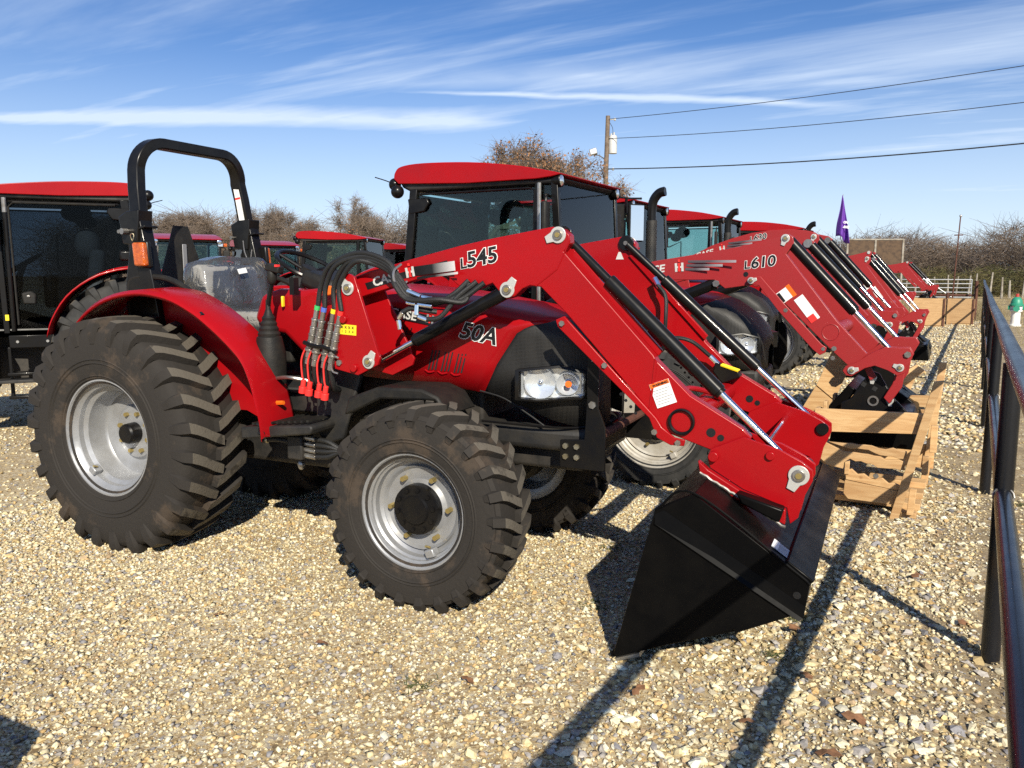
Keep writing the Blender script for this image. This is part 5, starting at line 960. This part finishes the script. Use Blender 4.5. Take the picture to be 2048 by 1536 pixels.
    if exhaust:
        ex = emp('exhaust', t, (ex_u, -.57, 0)); G().cyl((0, 0, 1.15), (0, 0, 2.10), .062, 18).build('heat_shield', 'black_matte', ex)
        g = G()
        for k in range(29): z = 1.5 + k * .02; [g.cyl((.061 * math.cos(R(a)), .061 * math.sin(R(a)), z), (.0645 * math.cos(R(a)), .0645 * math.sin(R(a)), z), .005, 6) for a in ((-100, -75, -50, -25) if k % 2 else (-112, -87, -62, -37))]
        g.build('vent_holes', 'print_black', ex)
        G().tube([(0, 0, 2.06), (0, 0, 2.22), (.02, 0, 2.32), (.08, 0, 2.39), (.15, 0, 2.41)], .052, 16).build('elbow', 'black', ex); G().cyl((.148, 0, 2.41), (.152, 0, 2.41), .042, 14).build('outlet', 'print_black', ex)
    return t
LARM = [(1.75, 1.52), (2.083, 1.628), (2.201, 1.655), (2.509, 1.700), (2.831, 1.752), (2.98, 1.785), (3.105, 1.818), (3.145, 1.836), (3.19, 1.815), (3.20, 1.77), (3.150, 1.695), (3.503, 1.241), (3.707, 1.02), (3.62, .91), (3.464, 1.051), (2.99, 1.515), (2.912, 1.479), (2.734, 1.452), (2.652, 1.514), (2.165, 1.512), (1.72, 1.40), (1.69, 1.46)]
LEND = [(3.58, .935), (3.56, .90), (3.585, .868), (3.62, .865), (3.70, .925), (3.76, .945), (3.84, .918), (3.90, .885), (3.945, .905), (3.955, .955), (3.99, 1.03), (3.965, 1.075), (3.90, 1.07), (3.82, 1.075), (3.72, 1.02), (3.66, .97)]
LARM2 = [(1.75, 1.58), (2.083, 1.735), (2.30, 1.805), (2.5, 1.855), (2.7, 1.880), (2.9, 1.885), (3.05, 1.870), (3.145, 1.848)] + LARM[8:20] + [(1.72, 1.46), (1.69, 1.52)]
def loader2(t, words, du=0., dz=0., paint='red_dusty', fine=True, tool=True, poly=None, tp=((2.865, 1.593, .078), (2.912, 1.597, .105), (2.07, 1.545, .078), (2.36, 1.573, .07), (2.455, 1.64)), ta=(7, 8)):
    def sh(p): return [(x + du, z + dz) for x, z in p]
    arms_ = []
    for s in (-1, 1):
        a = G().prism(sh(poly or LARM), s * .47, s * .53).build('loader_arm', paint, t, .004); arms_.append(a)
        G().prism(sh(LEND), s * .53, s * .548).build('end_plate', paint, a, .003); G().prism(sh(LEND), s * .452, s * .47).build('end_plate', paint, a, .003)
        G().prism(sh([(2.905, 1.53), (2.945, 1.545), (2.99, 1.54), (3.15, 1.36), (3.42, 1.075), (3.452, 1.055), (3.445, 1.02), (3.41, 1.0), (3.36, 1.04), (3.12, 1.30), (2.98, 1.475), (2.92, 1.485)]), s * .545, s * .560).build('level_link', paint, a, .003)
        G().prism(sh([(1.64, 1.50), (1.76, 1.53), (1.90, 1.0), (1.62, .80), (1.50, .85), (1.55, 1.1)]), s * .44, s * .46).build('tower_plate', paint, a, .003)
        if fine:
            pin(a, 3.142 + du, s * .53, 1.802 + dz, s, .030, ear=250); pin(a, 2.925 + du, s * .56, 1.511 + dz, s, .024, ear=15)
            for x, z, e in ((3.619, .906, 15), (3.913, .940, 160)): pin(a, x + du, s * .548, z + dz, s, .026, ear=e)
            for x, z, r in ((2.675, 1.489, .026), (3.17, 1.305, .016), (3.43, 1.045, .014), (3.50, 1.05, .018), (3.495, .985, .016), (3.955, 1.03, .022)): bolt(a, x + du, s * .548, z + dz, s, r, 'steel', .014)
            G().cyl((2.88 + du, s * .529, 1.555 + dz), (2.88 + du, s * .532, 1.555 + dz), .018, 14).build('hole', 'print_black', a); G().tube([(3.47 + du + .055 * math.cos(q), s * .531, 1.16 + dz + .055 * math.sin(q)) for q in np.linspace(0, 6.28, 25)], .003, 5, 0).build('weld', paint, a)
            G().cyl((3.142 + du, s * .47, 1.802 + dz), (3.142 + du, s * .452, 1.802 + dz), .034, 16).build('pin_boss', 'steel', a)
        else: G().cyl((3.142 + du, s * .53, 1.802 + dz), (3.142 + du, s * .545, 1.802 + dz), .03, 12).build('pin', 'washer', a)
        ram(t, (3.165 + du, s * .49, 1.785 + dz), (3.905 + du, s * .49, .985 + dz), .040, .60, 'tilt_cylinder'); ram(t, (2.66 + du, s * .50, 1.49 + dz), (1.72 + du, s * .50, 1.12 + dz), .042, .62, 'boom_cylinder')
    G().cyl((3.47 + du, -.47, 1.16 + dz), (3.47 + du, .47, 1.16 + dz), .05, 14).build('cross_tube', paint, t)
    if tool:
        for s in (-1, 1):
            c = G().prism(sh([(3.55, .66), (3.62, .70), (3.71, .86), (3.745, .895), (3.785, .88), (3.88, .72), (4.0, .60), (4.0, .50), (3.55, .50)]), s * .40, s * .43).build('coupler_plate', 'black', t, .006)
            pin(c, 3.745 + du, s * .43, .85 + dz, s, .026, ear=265); pin(c, 3.86 + du, s * .43, .70 + dz, s, .024, ear=275)
            G().lathe([(.024, 0), (.036, 0), (.036, s * .008), (.024, s * .008), (.024, -s * .01), (.001, -s * .01)], 20).build('boss', 'steel', c, loc=(3.755 + du, s * .43, .69 + dz))
            for x, z in ((3.69, .80), (3.76, .775)): G().box((x + du, s * .431, z + dz), (.03, .004, .03), (0, R(30), 0)).build('mark', 'black_matte', c)
            G().prism(sh([(3.68, .93), (3.72, .94), (3.77, .86), (3.73, .83)]), s * .44, s * .455).build('tilt_link', paint, t, .004); G().prism(sh([(3.89, .93), (3.945, .93), (3.93, .80), (3.86, .68), (3.82, .72), (3.87, .82)]), s * .44, s * .46).build('tilt_arm', paint, t, .004)
        G().prism(sh([(3.45, .60), (3.58, .78), (3.64, .75), (3.53, .58)]), -.36, .36).build('cross_beam', 'bucket_black', t, .008); G().prism(sh([(3.55, .62), (4.02, .62), (4.06, .40), (3.5, .40)]), -.6, .6).build('tool_frame', 'bucket_black', t, .02); G().prism(sh([(3.88, .70), (4.02, .60), (4.06, .50), (3.9, .58)]), .1, .6).build('tool_wing', 'bucket_black', t, .01)
    A_ = arms_[0]
    if words:
        outlined(words[0], A_, frame_text(-1, ta[0]), (tp[0][0] + du, -.531, tp[0][1] + dz), tp[0][2], .15); outlined(words[1:], A_, frame_text(-1, ta[0]), (tp[1][0] + du, -.531, tp[1][1] + dz), tp[1][2], .15)
        f8 = frame_text(-1, ta[1]); text('lettering', 'CASE', A_, f8, (tp[2][0] + du, -.532, tp[2][1] + dz), tp[2][2], 'offwhite', .002, .2, .0006, 1.15); logo_ih(A_, f8, (tp[3][0] + du, -.531, tp[3][1] + dz), tp[3][2])
        for k in range(3): striped(A_, f8, (tp[4][0] + du - .01 * k, -.5306, tp[4][1] + dz - .028 * k), .37 - .09 * k, .017, 'stripe_dark')
    if fine:
        label_plate(A_, frame_text(-1, 38), (3.115 + du, -.531, 1.325 + dz), .125, .085, 'white', None, .1, 0, None); M5 = frame_text(-1, 38)
        G().box((.035, .0425, .0025), (.06, .075, .0012)).build('sticker_print', 'print_black', A_, ang=0).matrix_local = Matrix.Translation((3.115 + du, -.531, 1.325 + dz)) @ M5.to_4x4(); G().box((.135, .0425, .0015), (.03, .095, .0014)).build('sticker_edge', 'orange', A_, ang=0).matrix_local = Matrix.Translation((3.115 + du, -.531, 1.325 + dz)) @ M5.to_4x4()
        label_plate(A_, frame_text(-1, -52), (3.218 + du, -.531, 1.375 + dz), .20, .07, 'white', None, .1, 0, None); o_ = G().box((.175, .025, .0025), (.05, .05, .0012)).build('sticker_print', 'cap_red', A_, ang=0); o_.matrix_local = Matrix.Translation((3.218 + du, -.531, 1.375 + dz)) @ frame_text(-1, -52).to_4x4()
    return arms_
ROW = 'cab tractors parked in the loader row'
t2 = cab_tractor('red cab tractor right behind the roll-bar tractor, its loader resting over the broken wooden crate', (-4.35, 6.30), 1.5, rim='cream_rim', detail=2); loader2(t2, 'L610', paint='red_dusty')
for k, (x, z) in enumerate(((1.55, 1.75), (1.60, 1.7), (1.65, 1.66))): G().tube([(x, -.6, 1.3), (x - .05, -.62, z - .1), (x + .15, -.58, z), (x + .4, -.55, 1.56)], .012, 8).build('hydraulic_hose', 'hose', t2)
t3 = cab_tractor('third red cab tractor with tall perforated exhaust stack, big side mirrors and shiny-cylindered loader', (-4.95, 9.35), 1, exhaust=1, detail=2, zs=1.03, rim='silver', ex_u=1.66); loader2(t3, 'L630', .27, .085, 'red_dusty', True, True, LARM2, ((2.49, 1.772, .062), (2.53, 1.776, .082), (1.90, 1.60, .075), (2.17, 1.665, .062), (2.26, 1.745)), (8, 13))
for s, x, y, rz in ((-1, 1.42, -1.02, -28), (1, 1.58, -.86, 142)):      # big truck-style mirrors
    mr = emp('large_mirror', t3, (x, y, 2.06), (0, 0, R(rz))); G().box((0, 0, 0), (.05, .19, .40)).build('housing', 'plastic', mr, .03, seg=3); G().box((-.028, 0, 0), (.004, .165, .37)).build('mirror_glass', 'chrome', mr); G().tube([(0, .12, .1), (0, .12, .26), (.0, .35, .27)], .012, 6, 0).build('arm', 'black', mr)
for s in (-1, 1):
    G().prism([(2.86, .98), (2.96, 1.02), (3.02, .9), (3.03, .62), (2.95, .42), (2.78, .40), (2.74, .6), (2.80, .8)], s * .40, s * .44).build('guard_plate', 'black', t3, .01)
G().cyl((2.9, -.4, .72), (2.9, .4, .72), .018, 10).build('guard_bar', 'steel', t3)
t4 = cab_tractor('red cab tractor fourth in the row, upright exhaust beside its roof, looped hydraulic hoses', (-5.1, 13.6), 1, exhaust=1, zs=1.06, rim='silver'); loader2(t4, None, .46, -.11, 'red_dusty', True, True)
for k in range(4): G().tube([(1.62 + .06 * k, -.6, 1.62), (1.45 + .05 * k, -.62, 1.85), (1.62 + .05 * k, -.6, 2.02 - .02 * k), (1.85 + .04 * k, -.58, 1.84), (1.92 + .05 * k, -.56, 1.70)], .015, 8).build('hydraulic_hose', 'hose', t4); G().cyl((1.92 + .05 * k, -.56, 1.74), (1.93 + .05 * k, -.555, 1.64), .018, 8).build('hose_fitting', 'chrome', t4)
t5 = cab_tractor('red cab tractor fifth in the row, only its roof and exhaust tip showing', (-4.65, 17.9), 1, exhaust=1, detail=1, zs=1.07, rim='silver'); loader2(t5, None, -.45, .06, 'red_dusty', False, False)
t6 = cab_tractor('red loader tractor in the middle distance with paired black-and-chrome loader cylinders', (-5.3, 22.6), 1, detail=1, zs=1., rim='silver'); loader2(t6, None, -.70, -.05, 'red_dusty', False, False)
t7 = cab_tractor('farthest red loader tractor of the row, loader lowered over pale plywood boxes', (-5.35, 28.6), -2, detail=1, zs=.96, rim='silver'); loader2(t7, None, .22, .22, 'red_dusty', False, True)
# second row and the one at the left
tl = cab_tractor('red cab tractor at the left picture edge with dark glass and a black steps box', (-7.83, 5.45), 235, gl='glass_dark', detail=2, rim='silver', roof_k=.78, tank=False)
G().prism([(.74, .98), (1.12, .98), (1.12, .86), (.78, .86)], .60, .66).build('tool_plate', 'black', tl, .006); G().box((1.42, .62, .72), (.40, .30, .52)).build('fuel_tank', 'plastic', tl, .06, seg=3)
for z_ in (.62, .40): G().box((.95, .70, z_), (.38, .16, .03)).build('step', 'black', tl, .006)
for x_ in (.77, 1.12): G().box((x_, .66, .62), (.03, .05, .50)).build('step_hanger', 'black', tl, .006)
for pts_ in ([(1.205, .628, 1.03), (.72, .628, 1.03)], [(.72, .628, 1.03), (.64, .628, 1.26), (.47, .628, 1.44), (.22, .628, 1.56), (.0, .628, 1.59)]): G().tube(pts_, .014, 6, 0 if len(pts_) == 2 else 4).build('door_seal', 'black', tl)
G().cyl((1.07, .655, 1.02), (1.07, .655, 2.26), .020, 10).build('grab_pole', 'black', tl); G().cyl((1.07, .655, 2.13), (1.07, .655, 2.265), .0215, 10).build('pole_sleeve', 'steel', tl); box_path([(1.13, .625, 1.0), (1.15, .625, 2.27)], .05, .05, 'door_post', 'black', tl)
G().tube([(1.03, .64, 1.08), (1.04, .64, 2.18), (1.0, .64, 2.225), (.14, .64, 2.225)], .011, 6, 0).build('door_edge', 'plastic', tl); G().box((1.15, .70, 1.95), (.07, .10, .26)).build('mirror_housing', 'plastic', tl, .03, seg=3)
G().ball((.42, .25, 1.86), (.12, .11, .16), 12, 8).build('headrest', 'seat', tl); G().box((.36, .15, 1.58), (.14, .42, .46), (0, R(-8), 0)).build('seat_cover', 'seat', tl, .05, seg=3)
for x in (.80, 1.05): bolt(tl, x, .66, .92, 1, .014)
hdl = emp('door_handle', tl, (.93, .64, 1.33)); G().prism([(-.06, -.06), (.05, -.055), (.06, .05), (-.02, .07), (-.065, .04)], -.01, .02).build('handle_plate', 'plastic', hdl, .015); G().box((0, .02, .02), (.03, .02, .02)).build('latch', 'steel', hdl, .004)
G().box((1.12, .653, 1.15), (.03, .004, .055)).build('sticker', 'yellow', tl, ang=0); G().box((.05, .64, 1.74), (.16, .05, .10)).build('lamp_bracket', 'black', tl, .02); sgn = G().prism([(-.10, 1.56), (.10, 1.56), (.04, 1.90), (-.04, 1.90)], -.004, .004).build('rear_sign', 'print_grey', tl, loc=(-.14, .46, 0), rot=(0, 0, R(90)))
b1 = cab_tractor('far red cab tractor seen through the roll bar behind the black sign plate', (-15.0, 11.5), -30, detail=1, amber=True, rim='silver', zs=.97)
b2 = cab_tractor('far red cab tractor facing the camera beside the roll bar post, amber roof lights', (-16.55, 15.1), -26, detail=1, amber=True, rim='silver', zs=.98)
b3 = cab_tractor('far red cab tractor side-on just above the steering wheel', (-12.95, 13.45), 22, detail=1, rim='silver', zs=1.0)
b4 = cab_tractor('farthest red cab tractor, peeping out past the side-on one above the hoses', (-14.3, 18.0), -10, detail=1, amber=True, rim='silver', zs=.97)
# ------------------------------------------------------------------ crates and boxes under the loaders
cr = thing('broken_crate', 'broken pale wooden slat crate under the second loader, boards split', 'crate', (0, 5.55, 0))
def board(parent, pts, y0, y1, name='slat', m='wood', bev=.003):
    g = G(); g.prism(pts, y0, y1); o = g.build(name, m, parent, bev); return o
def jag(x0, x1, z0, z1, amp, seed, n=9):
    rr = random.Random(seed); return [(x0 + (x1 - x0) * i / n, z0 + (z1 - z0) * i / n + rr.uniform(-amp, amp)) for i in range(n + 1)]
board(cr, [(-.895, .672), (-.235, .692), (-.255, .560), (-.845, .520), (-.895, .60)], 0, .022)
board(cr, [(-.80, .455)] + jag(-.70, -.33, .46, .445, .010, 3) + [(-.33, .405)] + jag(-.34, -.66, .395, .425, .012, 4), .004, .022)
board(cr, [(-.90, .43), (-.83, .455), (-.70, .40)] + jag(-.66, -.34, .400, .372, .008, 5) + [(-.335, .32)] + jag(-.36, -.66, .310, .350, .012, 6) + [(-.69, .335), (-.70, .285), (-.80, .30), (-.895, .385)], -.004, .020)
board(cr, jag(-.685, -.35, .285, .215, .014, 8) + [(-.35, .18), (-.68, .215)], -.002, .020); board(cr, [(-.685, .212), (-.35, .178), (-.352, .085), (-.66, .085), (-.69, .12)], 0, .022)
board(cr, [(-.69, .335), (-.66, .345), (-.66, .255), (-.69, .25)], -.012, .0, 'splinter')
bolt(cr, -.50, -.002, .262, -1, .018, 'steel', .008)
board(cr, [(-.205, .90), (-.150, .91), (-.352, -.0), (-.405, .0)], -.045, -.012, 'upright')
board(cr, [(-.205, .62), (-.165, .62), (-.165, .45), (-.205, .45)], .0, .035, 'cleat'); board(cr, [(-.24, .42), (-.205, .42), (-.205, .30), (-.24, .30)], .0, .035, 'cleat'); board(cr, [(-.30, .2), (-.26, .2), (-.27, .03), (-.31, .03)], .0, .035, 'cleat')
for y in (1.0, 1.02): pass
board(cr, [(-.40, .66), (-.205, .67), (-.21, .58), (-.40, .575)], 1.05, 1.07); board(cr, [(-.9, .30), (-.21, .30), (-.21, .12), (-.9, .12)], 1.05, 1.07); board(cr, [(-.9, .55), (-.21, .56), (-.21, .45), (-.9, .44)], 1.05, 1.07); board(cr, [(-.22, .92), (-.17, .92), (-.24, 0), (-.29, 0)], 1.03, 1.05, 'upright')
for y0 in (.08, .38, .70): G().box((-.57, y0 + .12, .055), (.66, .14, .04)).build('base_board', 'wood', cr, .003)
for x in (-.88, -.30): G().box((x, .54, .018), (.09, 1.0, .036)).build('skid', 'wood', cr, .003)
for k, (y, z0) in enumerate(((.06, .60), (.40, .62), (.80, .60))): G().box((-.885, y, .36), (.022, .10, .62)).build('end_slat', 'wood', cr, .003)
# tall plywood crate standing further in
pc = thing('tilted_pallet', 'tilted pale timber pallet standing behind the second loader arm', 'pallet', (-1.03, 7.15, 0), 4)
board(pc, [(-.12, .62), (.02, 1.0), (.16, .86), (.03, .50)], 0, .04, 'board'); board(pc, [(-.26, .35), (-.12, .62), (.03, .52), (-.10, .30)], .01, .05, 'board'); board(pc, [(-.30, .36), (-.17, .36), (-.24, .0), (-.36, .0)], -.05, .03, 'upright'); board(pc, [(.12, .6), (.32, .62), (.30, .52), (.10, .50)], .05, .09, 'board'); board(pc, [(.35, .0), (.43, .0), (.50, .62), (.42, .62)], .02, .06, 'upright'); board(pc, [(-.3, .12), (.45, .12), (.45, .02), (-.3, .02)], .07, .11, 'board')
pw = thing('pallet_stack', 'pale timber pallet leaning under the third loader coupler', 'pallet', (-.62, 8.3, 0), 10)
board(pw, [(-.25, .42), (.16, .72), (.24, .66), (-.18, .34)], 0, .05, 'board'); board(pw, [(-.1, 0), (.0, 0), (.18, .66), (.1, .66)], .05, .1, 'upright'); board(pw, [(-.35, .12), (.2, .12), (.2, 0), (-.35, 0)], .1, .2, 'board'); board(pw, [(-.3, .30), (.1, .34), (.1, .24), (-.3, .2)], .1, .12, 'board')
for k, (x, y, w_, h, lab) in enumerate(((-1.35, 27.6, .95, .82, 'pale plywood box on the gravel under the farthest loader'), (-.50, 29.2, .75, .78, 'second plywood box, behind the first and nearer the fence'))):
    bx = thing('plywood_box', lab, 'box', (x, y, 0), 3, 'plywood boxes at the far end')
    for nm, c, d in (('panel', (0, -.30, h / 2 + .03), (w_, .018, h - .02)), ('panel', (0, .30, h / 2 + .03), (w_, .018, h - .02)), ('panel', (-w_ / 2, 0, h / 2 + .03), (.018, .58, h - .02)), ('panel', (w_ / 2, 0, h / 2 + .03), (.018, .58, h - .02))): G().box(c, d).build(nm, 'plywood', bx, .002)
    for sx in (-1, 1): G().box((sx * (w_ / 2 - .03), -.325, h / 2), (.05, .03, h + .06)).build('batten', 'rust' if sx > 0 else 'plywood', bx)
    G().box((0, 0, .03), (w_, .58, .06)).build('base', 'plywood', bx)

# ------------------------------------------------------------------ utility pole, wires
def upole(label, loc, full=True):
    u = thing('utility_pole', label, 'utility pole', loc, 24)
    G().cyl((0, 0, 0), (.22, 0, 10.35), .17, 14, .12).build('pole', 'pole_wood', u)
    for z in (10.15, 9.1, 7.45): G().cyl((.05 + z * .02, 0, z), (.35 + z * .02, 0, z), .03, 6).ball((.40 + z * .02, 0, z), (.07, .07, .09), 8, 6).build('insulator', 'offwhite', u)
    if full:
        tr = emp('transformer', u, (.52, 0, 8.4)); G().lathe([(0, -.1), (.23, -.1), (.23, .78), (.18, .88), (0, .90)], 18).build('tank', 'offwhite', tr, rot=(R(90), 0, 0)); G().cyl((.05, 0, .8), (.05, 0, 1.05), .03, 6, .05).cyl((-.1, .05, .8), (-.1, .05, 1.0), .03, 6, .05).build('bushing', 'offwhite', tr); G().box((-.22, 0, .4), (.1, .12, .5)).build('bracket', 'steel', tr)
        la = emp('yard_light', u, (-.55, -.1, 8.3)); G().tube([(.62, .1, -.3), (.3, .05, -.1), (0, 0, -.05)], .03, 6).build('arm', 'steel', la); G().box((-.02, 0, .1), (.42, .36, .34), (0, R(-15), 0)).build('housing', 'galv', la, .04); G().box((.02, -.16, .06), (.28, .02, .18), (0, R(-15), 0)).build('lens', 'lamp_glass', la)
        G().tube([(.25, .02, 10.1), (.48, .05, 9.7), (.5, .02, 9.3)], .015, 5).build('drop_wire', 'wire', u); G().tube([(-.35, 0, 8.0), (-1.6, .2, 7.2), (-3.4, .3, 6.0)], .012, 5).build('guy_wire', 'wire', u)
    return u
P0 = Vector((-18.8, 42.6, 0)); upole('wooden utility pole with a pale transformer can and a yard light', P0)
E1 = Vector((24.0, 36.5, 0)); upole('second wooden utility pole outside the picture on the right', E1, False)
for z0, z1, sag, r, lab in ((10.15, 11.4, .75, .017, 'highest'), (9.1, 9.8, .9, .017, 'middle'), (7.45, 8.4, 1.0, .03, 'lowest and thickest')):
    P = []
    for k in range(25):
        t = k / 24; p = P0.lerp(E1, t); P.append((p.x + .3 * (1 - t), p.y, z0 + (z1 - z0) * t - sag * 4 * t * (1 - t)))
    o = G().tube(P, r, 5, 0).build('power_line', 'wire'); tag(o, lab + ' power line strung from the pole to the right', 'power line', 'power lines')

# ------------------------------------------------------------------ trees and brush
def tree_geo(seed, H, spread, levels=5, trunk=.16, lean=0., leaf=0, twist=.5):
    rr = random.Random(seed); segs = []; tips = []
    def grow(p, d, L, r, lv):
        n = 3 if lv > 1 else 2; q = p
        for k in range(n):
            d2 = (d + Vector((rr.gauss(0, .17), rr.gauss(0, .17), rr.gauss(.03, .12))) * twist * 1.6).normalized(); e = q + d2 * L / n; r2 = r * (1 - .22 / n * (k + 1)); segs.append((q, e, r * (1 - .22 * k / n), r2, lv)); q, d = e, d2
            if lv > 0 and k > 0 or (lv == levels and k == 1):
                pass
        if lv == 0: tips.append(q); return
        m = rr.choice((2, 3, 3)) if lv > 1 else rr.choice((3, 4))
        for k in range(m):
            a = rr.uniform(0, 6.28); tilt = rr.uniform(.35, .95) * spread; ax = d.orthogonal().normalized(); ax = Matrix.Rotation(a, 3, d) @ ax; nd = (Matrix.Rotation(tilt, 3, ax) @ d); nd.z += .06; grow(q, nd.normalized(), L * rr.uniform(.62, .86), r * .62, lv - 1)
    grow(Vector((0, 0, -.1)), Vector((lean, 0, 1)).normalized(), H * .27, trunk, levels)
    return segs, tips, rr
def add_tree(name, label, seed, loc, H, spread=1., levels=4, trunk=.16, leaves=0, lean=0., twigs=16, tw=.0085, tl=.5, group='trees on the skyline', twist=.5, tone=1.):
    t = thing(name, label, 'tree', loc, 0, group); segs, tips, rr = tree_geo(seed, H, spread, levels, trunk, lean, twist=twist)
    gt_, gc = G(), G(); zt = max(p.z for p in tips); k_ = H / zt
    for a, b, r0, r1, lv in segs: (gt_ if lv >= levels - 1 else gc).cyl(a * k_, b * k_, max(r0, .012), 7 if lv >= levels - 1 else 4, max(r1, .010), False)
    gt_.build('trunk', 'bark', t, ang=60); cro = gc.build('crown', 'bark', t, ang=0)
    ends = np.array([tuple(b * k_) for a, b, r0, r1, lv in segs if lv <= 1]); n = len(ends) * twigs; base = np.repeat(ends, twigs, 0) + RNG.normal(0, .10, (n, 3)); out = base * np.array([.25, .25, 0]) / max(H * .4, 1)
    strands('twigs', base, out + RNG.normal(0, .7, (n, 3)) + np.array([0, 0, .45]), RNG.uniform(.4, 1.2, n) * tl, RNG.uniform(.7, 1.3, n) * tw, pick(GREY * 1.35 * tone, n), 'twigs', '', .35, cro, 1)
    if leaves:
        m = len(ends) * leaves; q = np.repeat(ends, leaves, 0) + RNG.normal(0, tl * .36, (m, 3)); a = RNG.normal(0, 1, (m, 3)); a /= np.linalg.norm(a, axis=1)[:, None]; b = np.cross(a, RNG.normal(0, 1, (m, 3))); b /= np.linalg.norm(b, axis=1)[:, None]
        a *= RNG.uniform(.045, .085, (m, 1)); b *= RNG.uniform(.03, .055, (m, 1)); V = np.stack([q - a, q + b, q + a, q - b], 1).reshape(-1, 3); me = bpy.data.meshes.new('leaves'); me.vertices.add(m * 4); me.vertices.foreach_set('co', V.reshape(-1).astype(np.float32)); me.loops.add(m * 4); me.loops.foreach_set('vertex_index', np.arange(m * 4, dtype=np.int32)); me.polygons.add(m); me.polygons.foreach_set('loop_start', np.arange(0, m * 4, 4, dtype=np.int32)); me.polygons.foreach_set('loop_total', np.full(m, 4, np.int32)); me.update(calc_edges=True); me.materials.append(MAT['leaf_brown']); link(bpy.data.objects.new('leaves', me), cro)
    return t
GREY = np.array([(.16, .125, .10), (.20, .16, .13), (.13, .105, .085), (.19, .14, .10)])
add_tree('oak_tree', 'large oak with clinging brown leaves behind the second cab roof', 5, (-18.5, 31.4, 0), 7.5, 1.25, 5, .24, 6, twigs=12, tl=.5)
add_tree('oak_tree', 'second leaf-clad oak touching the large one, nearer the utility pole', 44, (-17.0, 32.4, 0), 7.3, 1.25, 5, .2, 6, twigs=12, tl=.5)
add_tree('young_oak', 'smaller brown-leaved oak just left of the utility pole', 15, (-16.5, 34.9, 0), 6.0, 1.0, 4, .14, 6, twigs=14, tl=.4)
add_tree('bare_tree', 'pale bare slender tree rising above the brush, left of the oak', 9, (-31.6, 35.2, 0), 5.9, .5, 5, .08, 0, twigs=10, tl=.45, twist=.3, tone=1.25)
for k, (px, py, h, lf) in enumerate(((-37.5, 30, 4.9, 0), (-35, 31.5, 5.2, 0), (-33.0, 33, 4.5, 2), (-30.8, 34.5, 4.6, 5), (-28.5, 37, 5.3, 0), (-26.6, 38, 5.6, 1), (-41, 28, 4.9, 0), (-37.5, 35, 5.4, 0))):
    add_tree('scrub_tree', ('grey tangled scrub oak seen just left of the roll bar', 'grey scrub oak seen inside the roll bar hoop', 'low scrub oak right of the roll bar post', 'rust-leaved scrub oak above the far cabs', 'tangled bare oak behind the side-on far cab', 'broad bare oak left of the near cab', 'scrub oak hidden mostly by the left cab', 'taller scrub oak at the back, seen through the roll bar')[k], 20 + k, (px, py, 0), h, 1.2, 4, .15, lf, twigs=26, tl=.6, twist=.8)
# undergrowth that reads as one mass
def brush(name, label, ctr, hts, per, cols, spread=1.1, thick=.012):
    n = len(ctr) * per; i = np.repeat(np.arange(len(ctr)), per); h = hts[i]; base = np.c_[ctr[i] + RNG.normal(0, spread * .5, (n, 2)), h * RNG.uniform(0, .82, n)]
    d = np.c_[RNG.normal(0, .75, (n, 2)), RNG.uniform(.1, 1.1, n)]; L = h * RNG.uniform(.12, .38, n); L = np.minimum(L, (h - base[:, 2]) / np.maximum(d[:, 2] / np.linalg.norm(d, axis=1), .2))
    strands(name, base, d, np.maximum(L, .1), RNG.uniform(.4, 1.2, n) * thick, pick(cols, len(ctr), .8, 1.15)[i] * RNG.uniform(.75, 1.2, (n, 1)), 'twigs', label, .35, None, 1)
cx = []
for k in range(520):
    t = RNG.uniform(0, 1); cx.append((-13 + 40 * t, 72 + RNG.uniform(0, 16) + 3 * math.sin(t * 9)))
cx = np.array(cx); brush('far_brush', 'dense grey-brown leafless brush thicket beyond the field', cx, RNG.uniform(3.8, 6.4, len(cx)) * (.95 + .10 * np.sin(cx[:, 0] * .7)), 115, GREY * 1.3, 1.6, .023)
cx = np.c_[RNG.uniform(-10, 28, 210), RNG.uniform(66, 71, 210)]; brush('green_undergrowth', 'olive green undergrowth at the foot of the far thicket', cx, RNG.uniform(1.0, 2.6, 210), 110, np.array([(.13, .125, .045), (.16, .14, .055), (.11, .11, .05), (.18, .14, .07)]), 1.3, .022)
cx = []
for k in range(430):
    t = RNG.uniform(0, 1); cx.append((-56 + 30 * t + RNG.normal(0, .5), 31 + 18 * t + RNG.uniform(0, 7)))
cx = np.array(cx); brush('left_brush', 'leafless scrub thicket behind the far tractors', cx, RNG.uniform(4.4, 6.9, len(cx)) * (.92 + .13 * np.sin(cx[:, 0] * .9) * np.sin(cx[:, 0] * .37 + 1)), 140, GREY * 1.5, 1.3, .020)
cx = np.c_[RNG.uniform(-14, -6, 60), RNG.uniform(60, 74, 60)]; brush('mid_brush', 'hazy bare scrub behind the sign panels', cx, RNG.uniform(3.2, 5.2, 60), 150, GREY * 1.1, 1.5, .02)
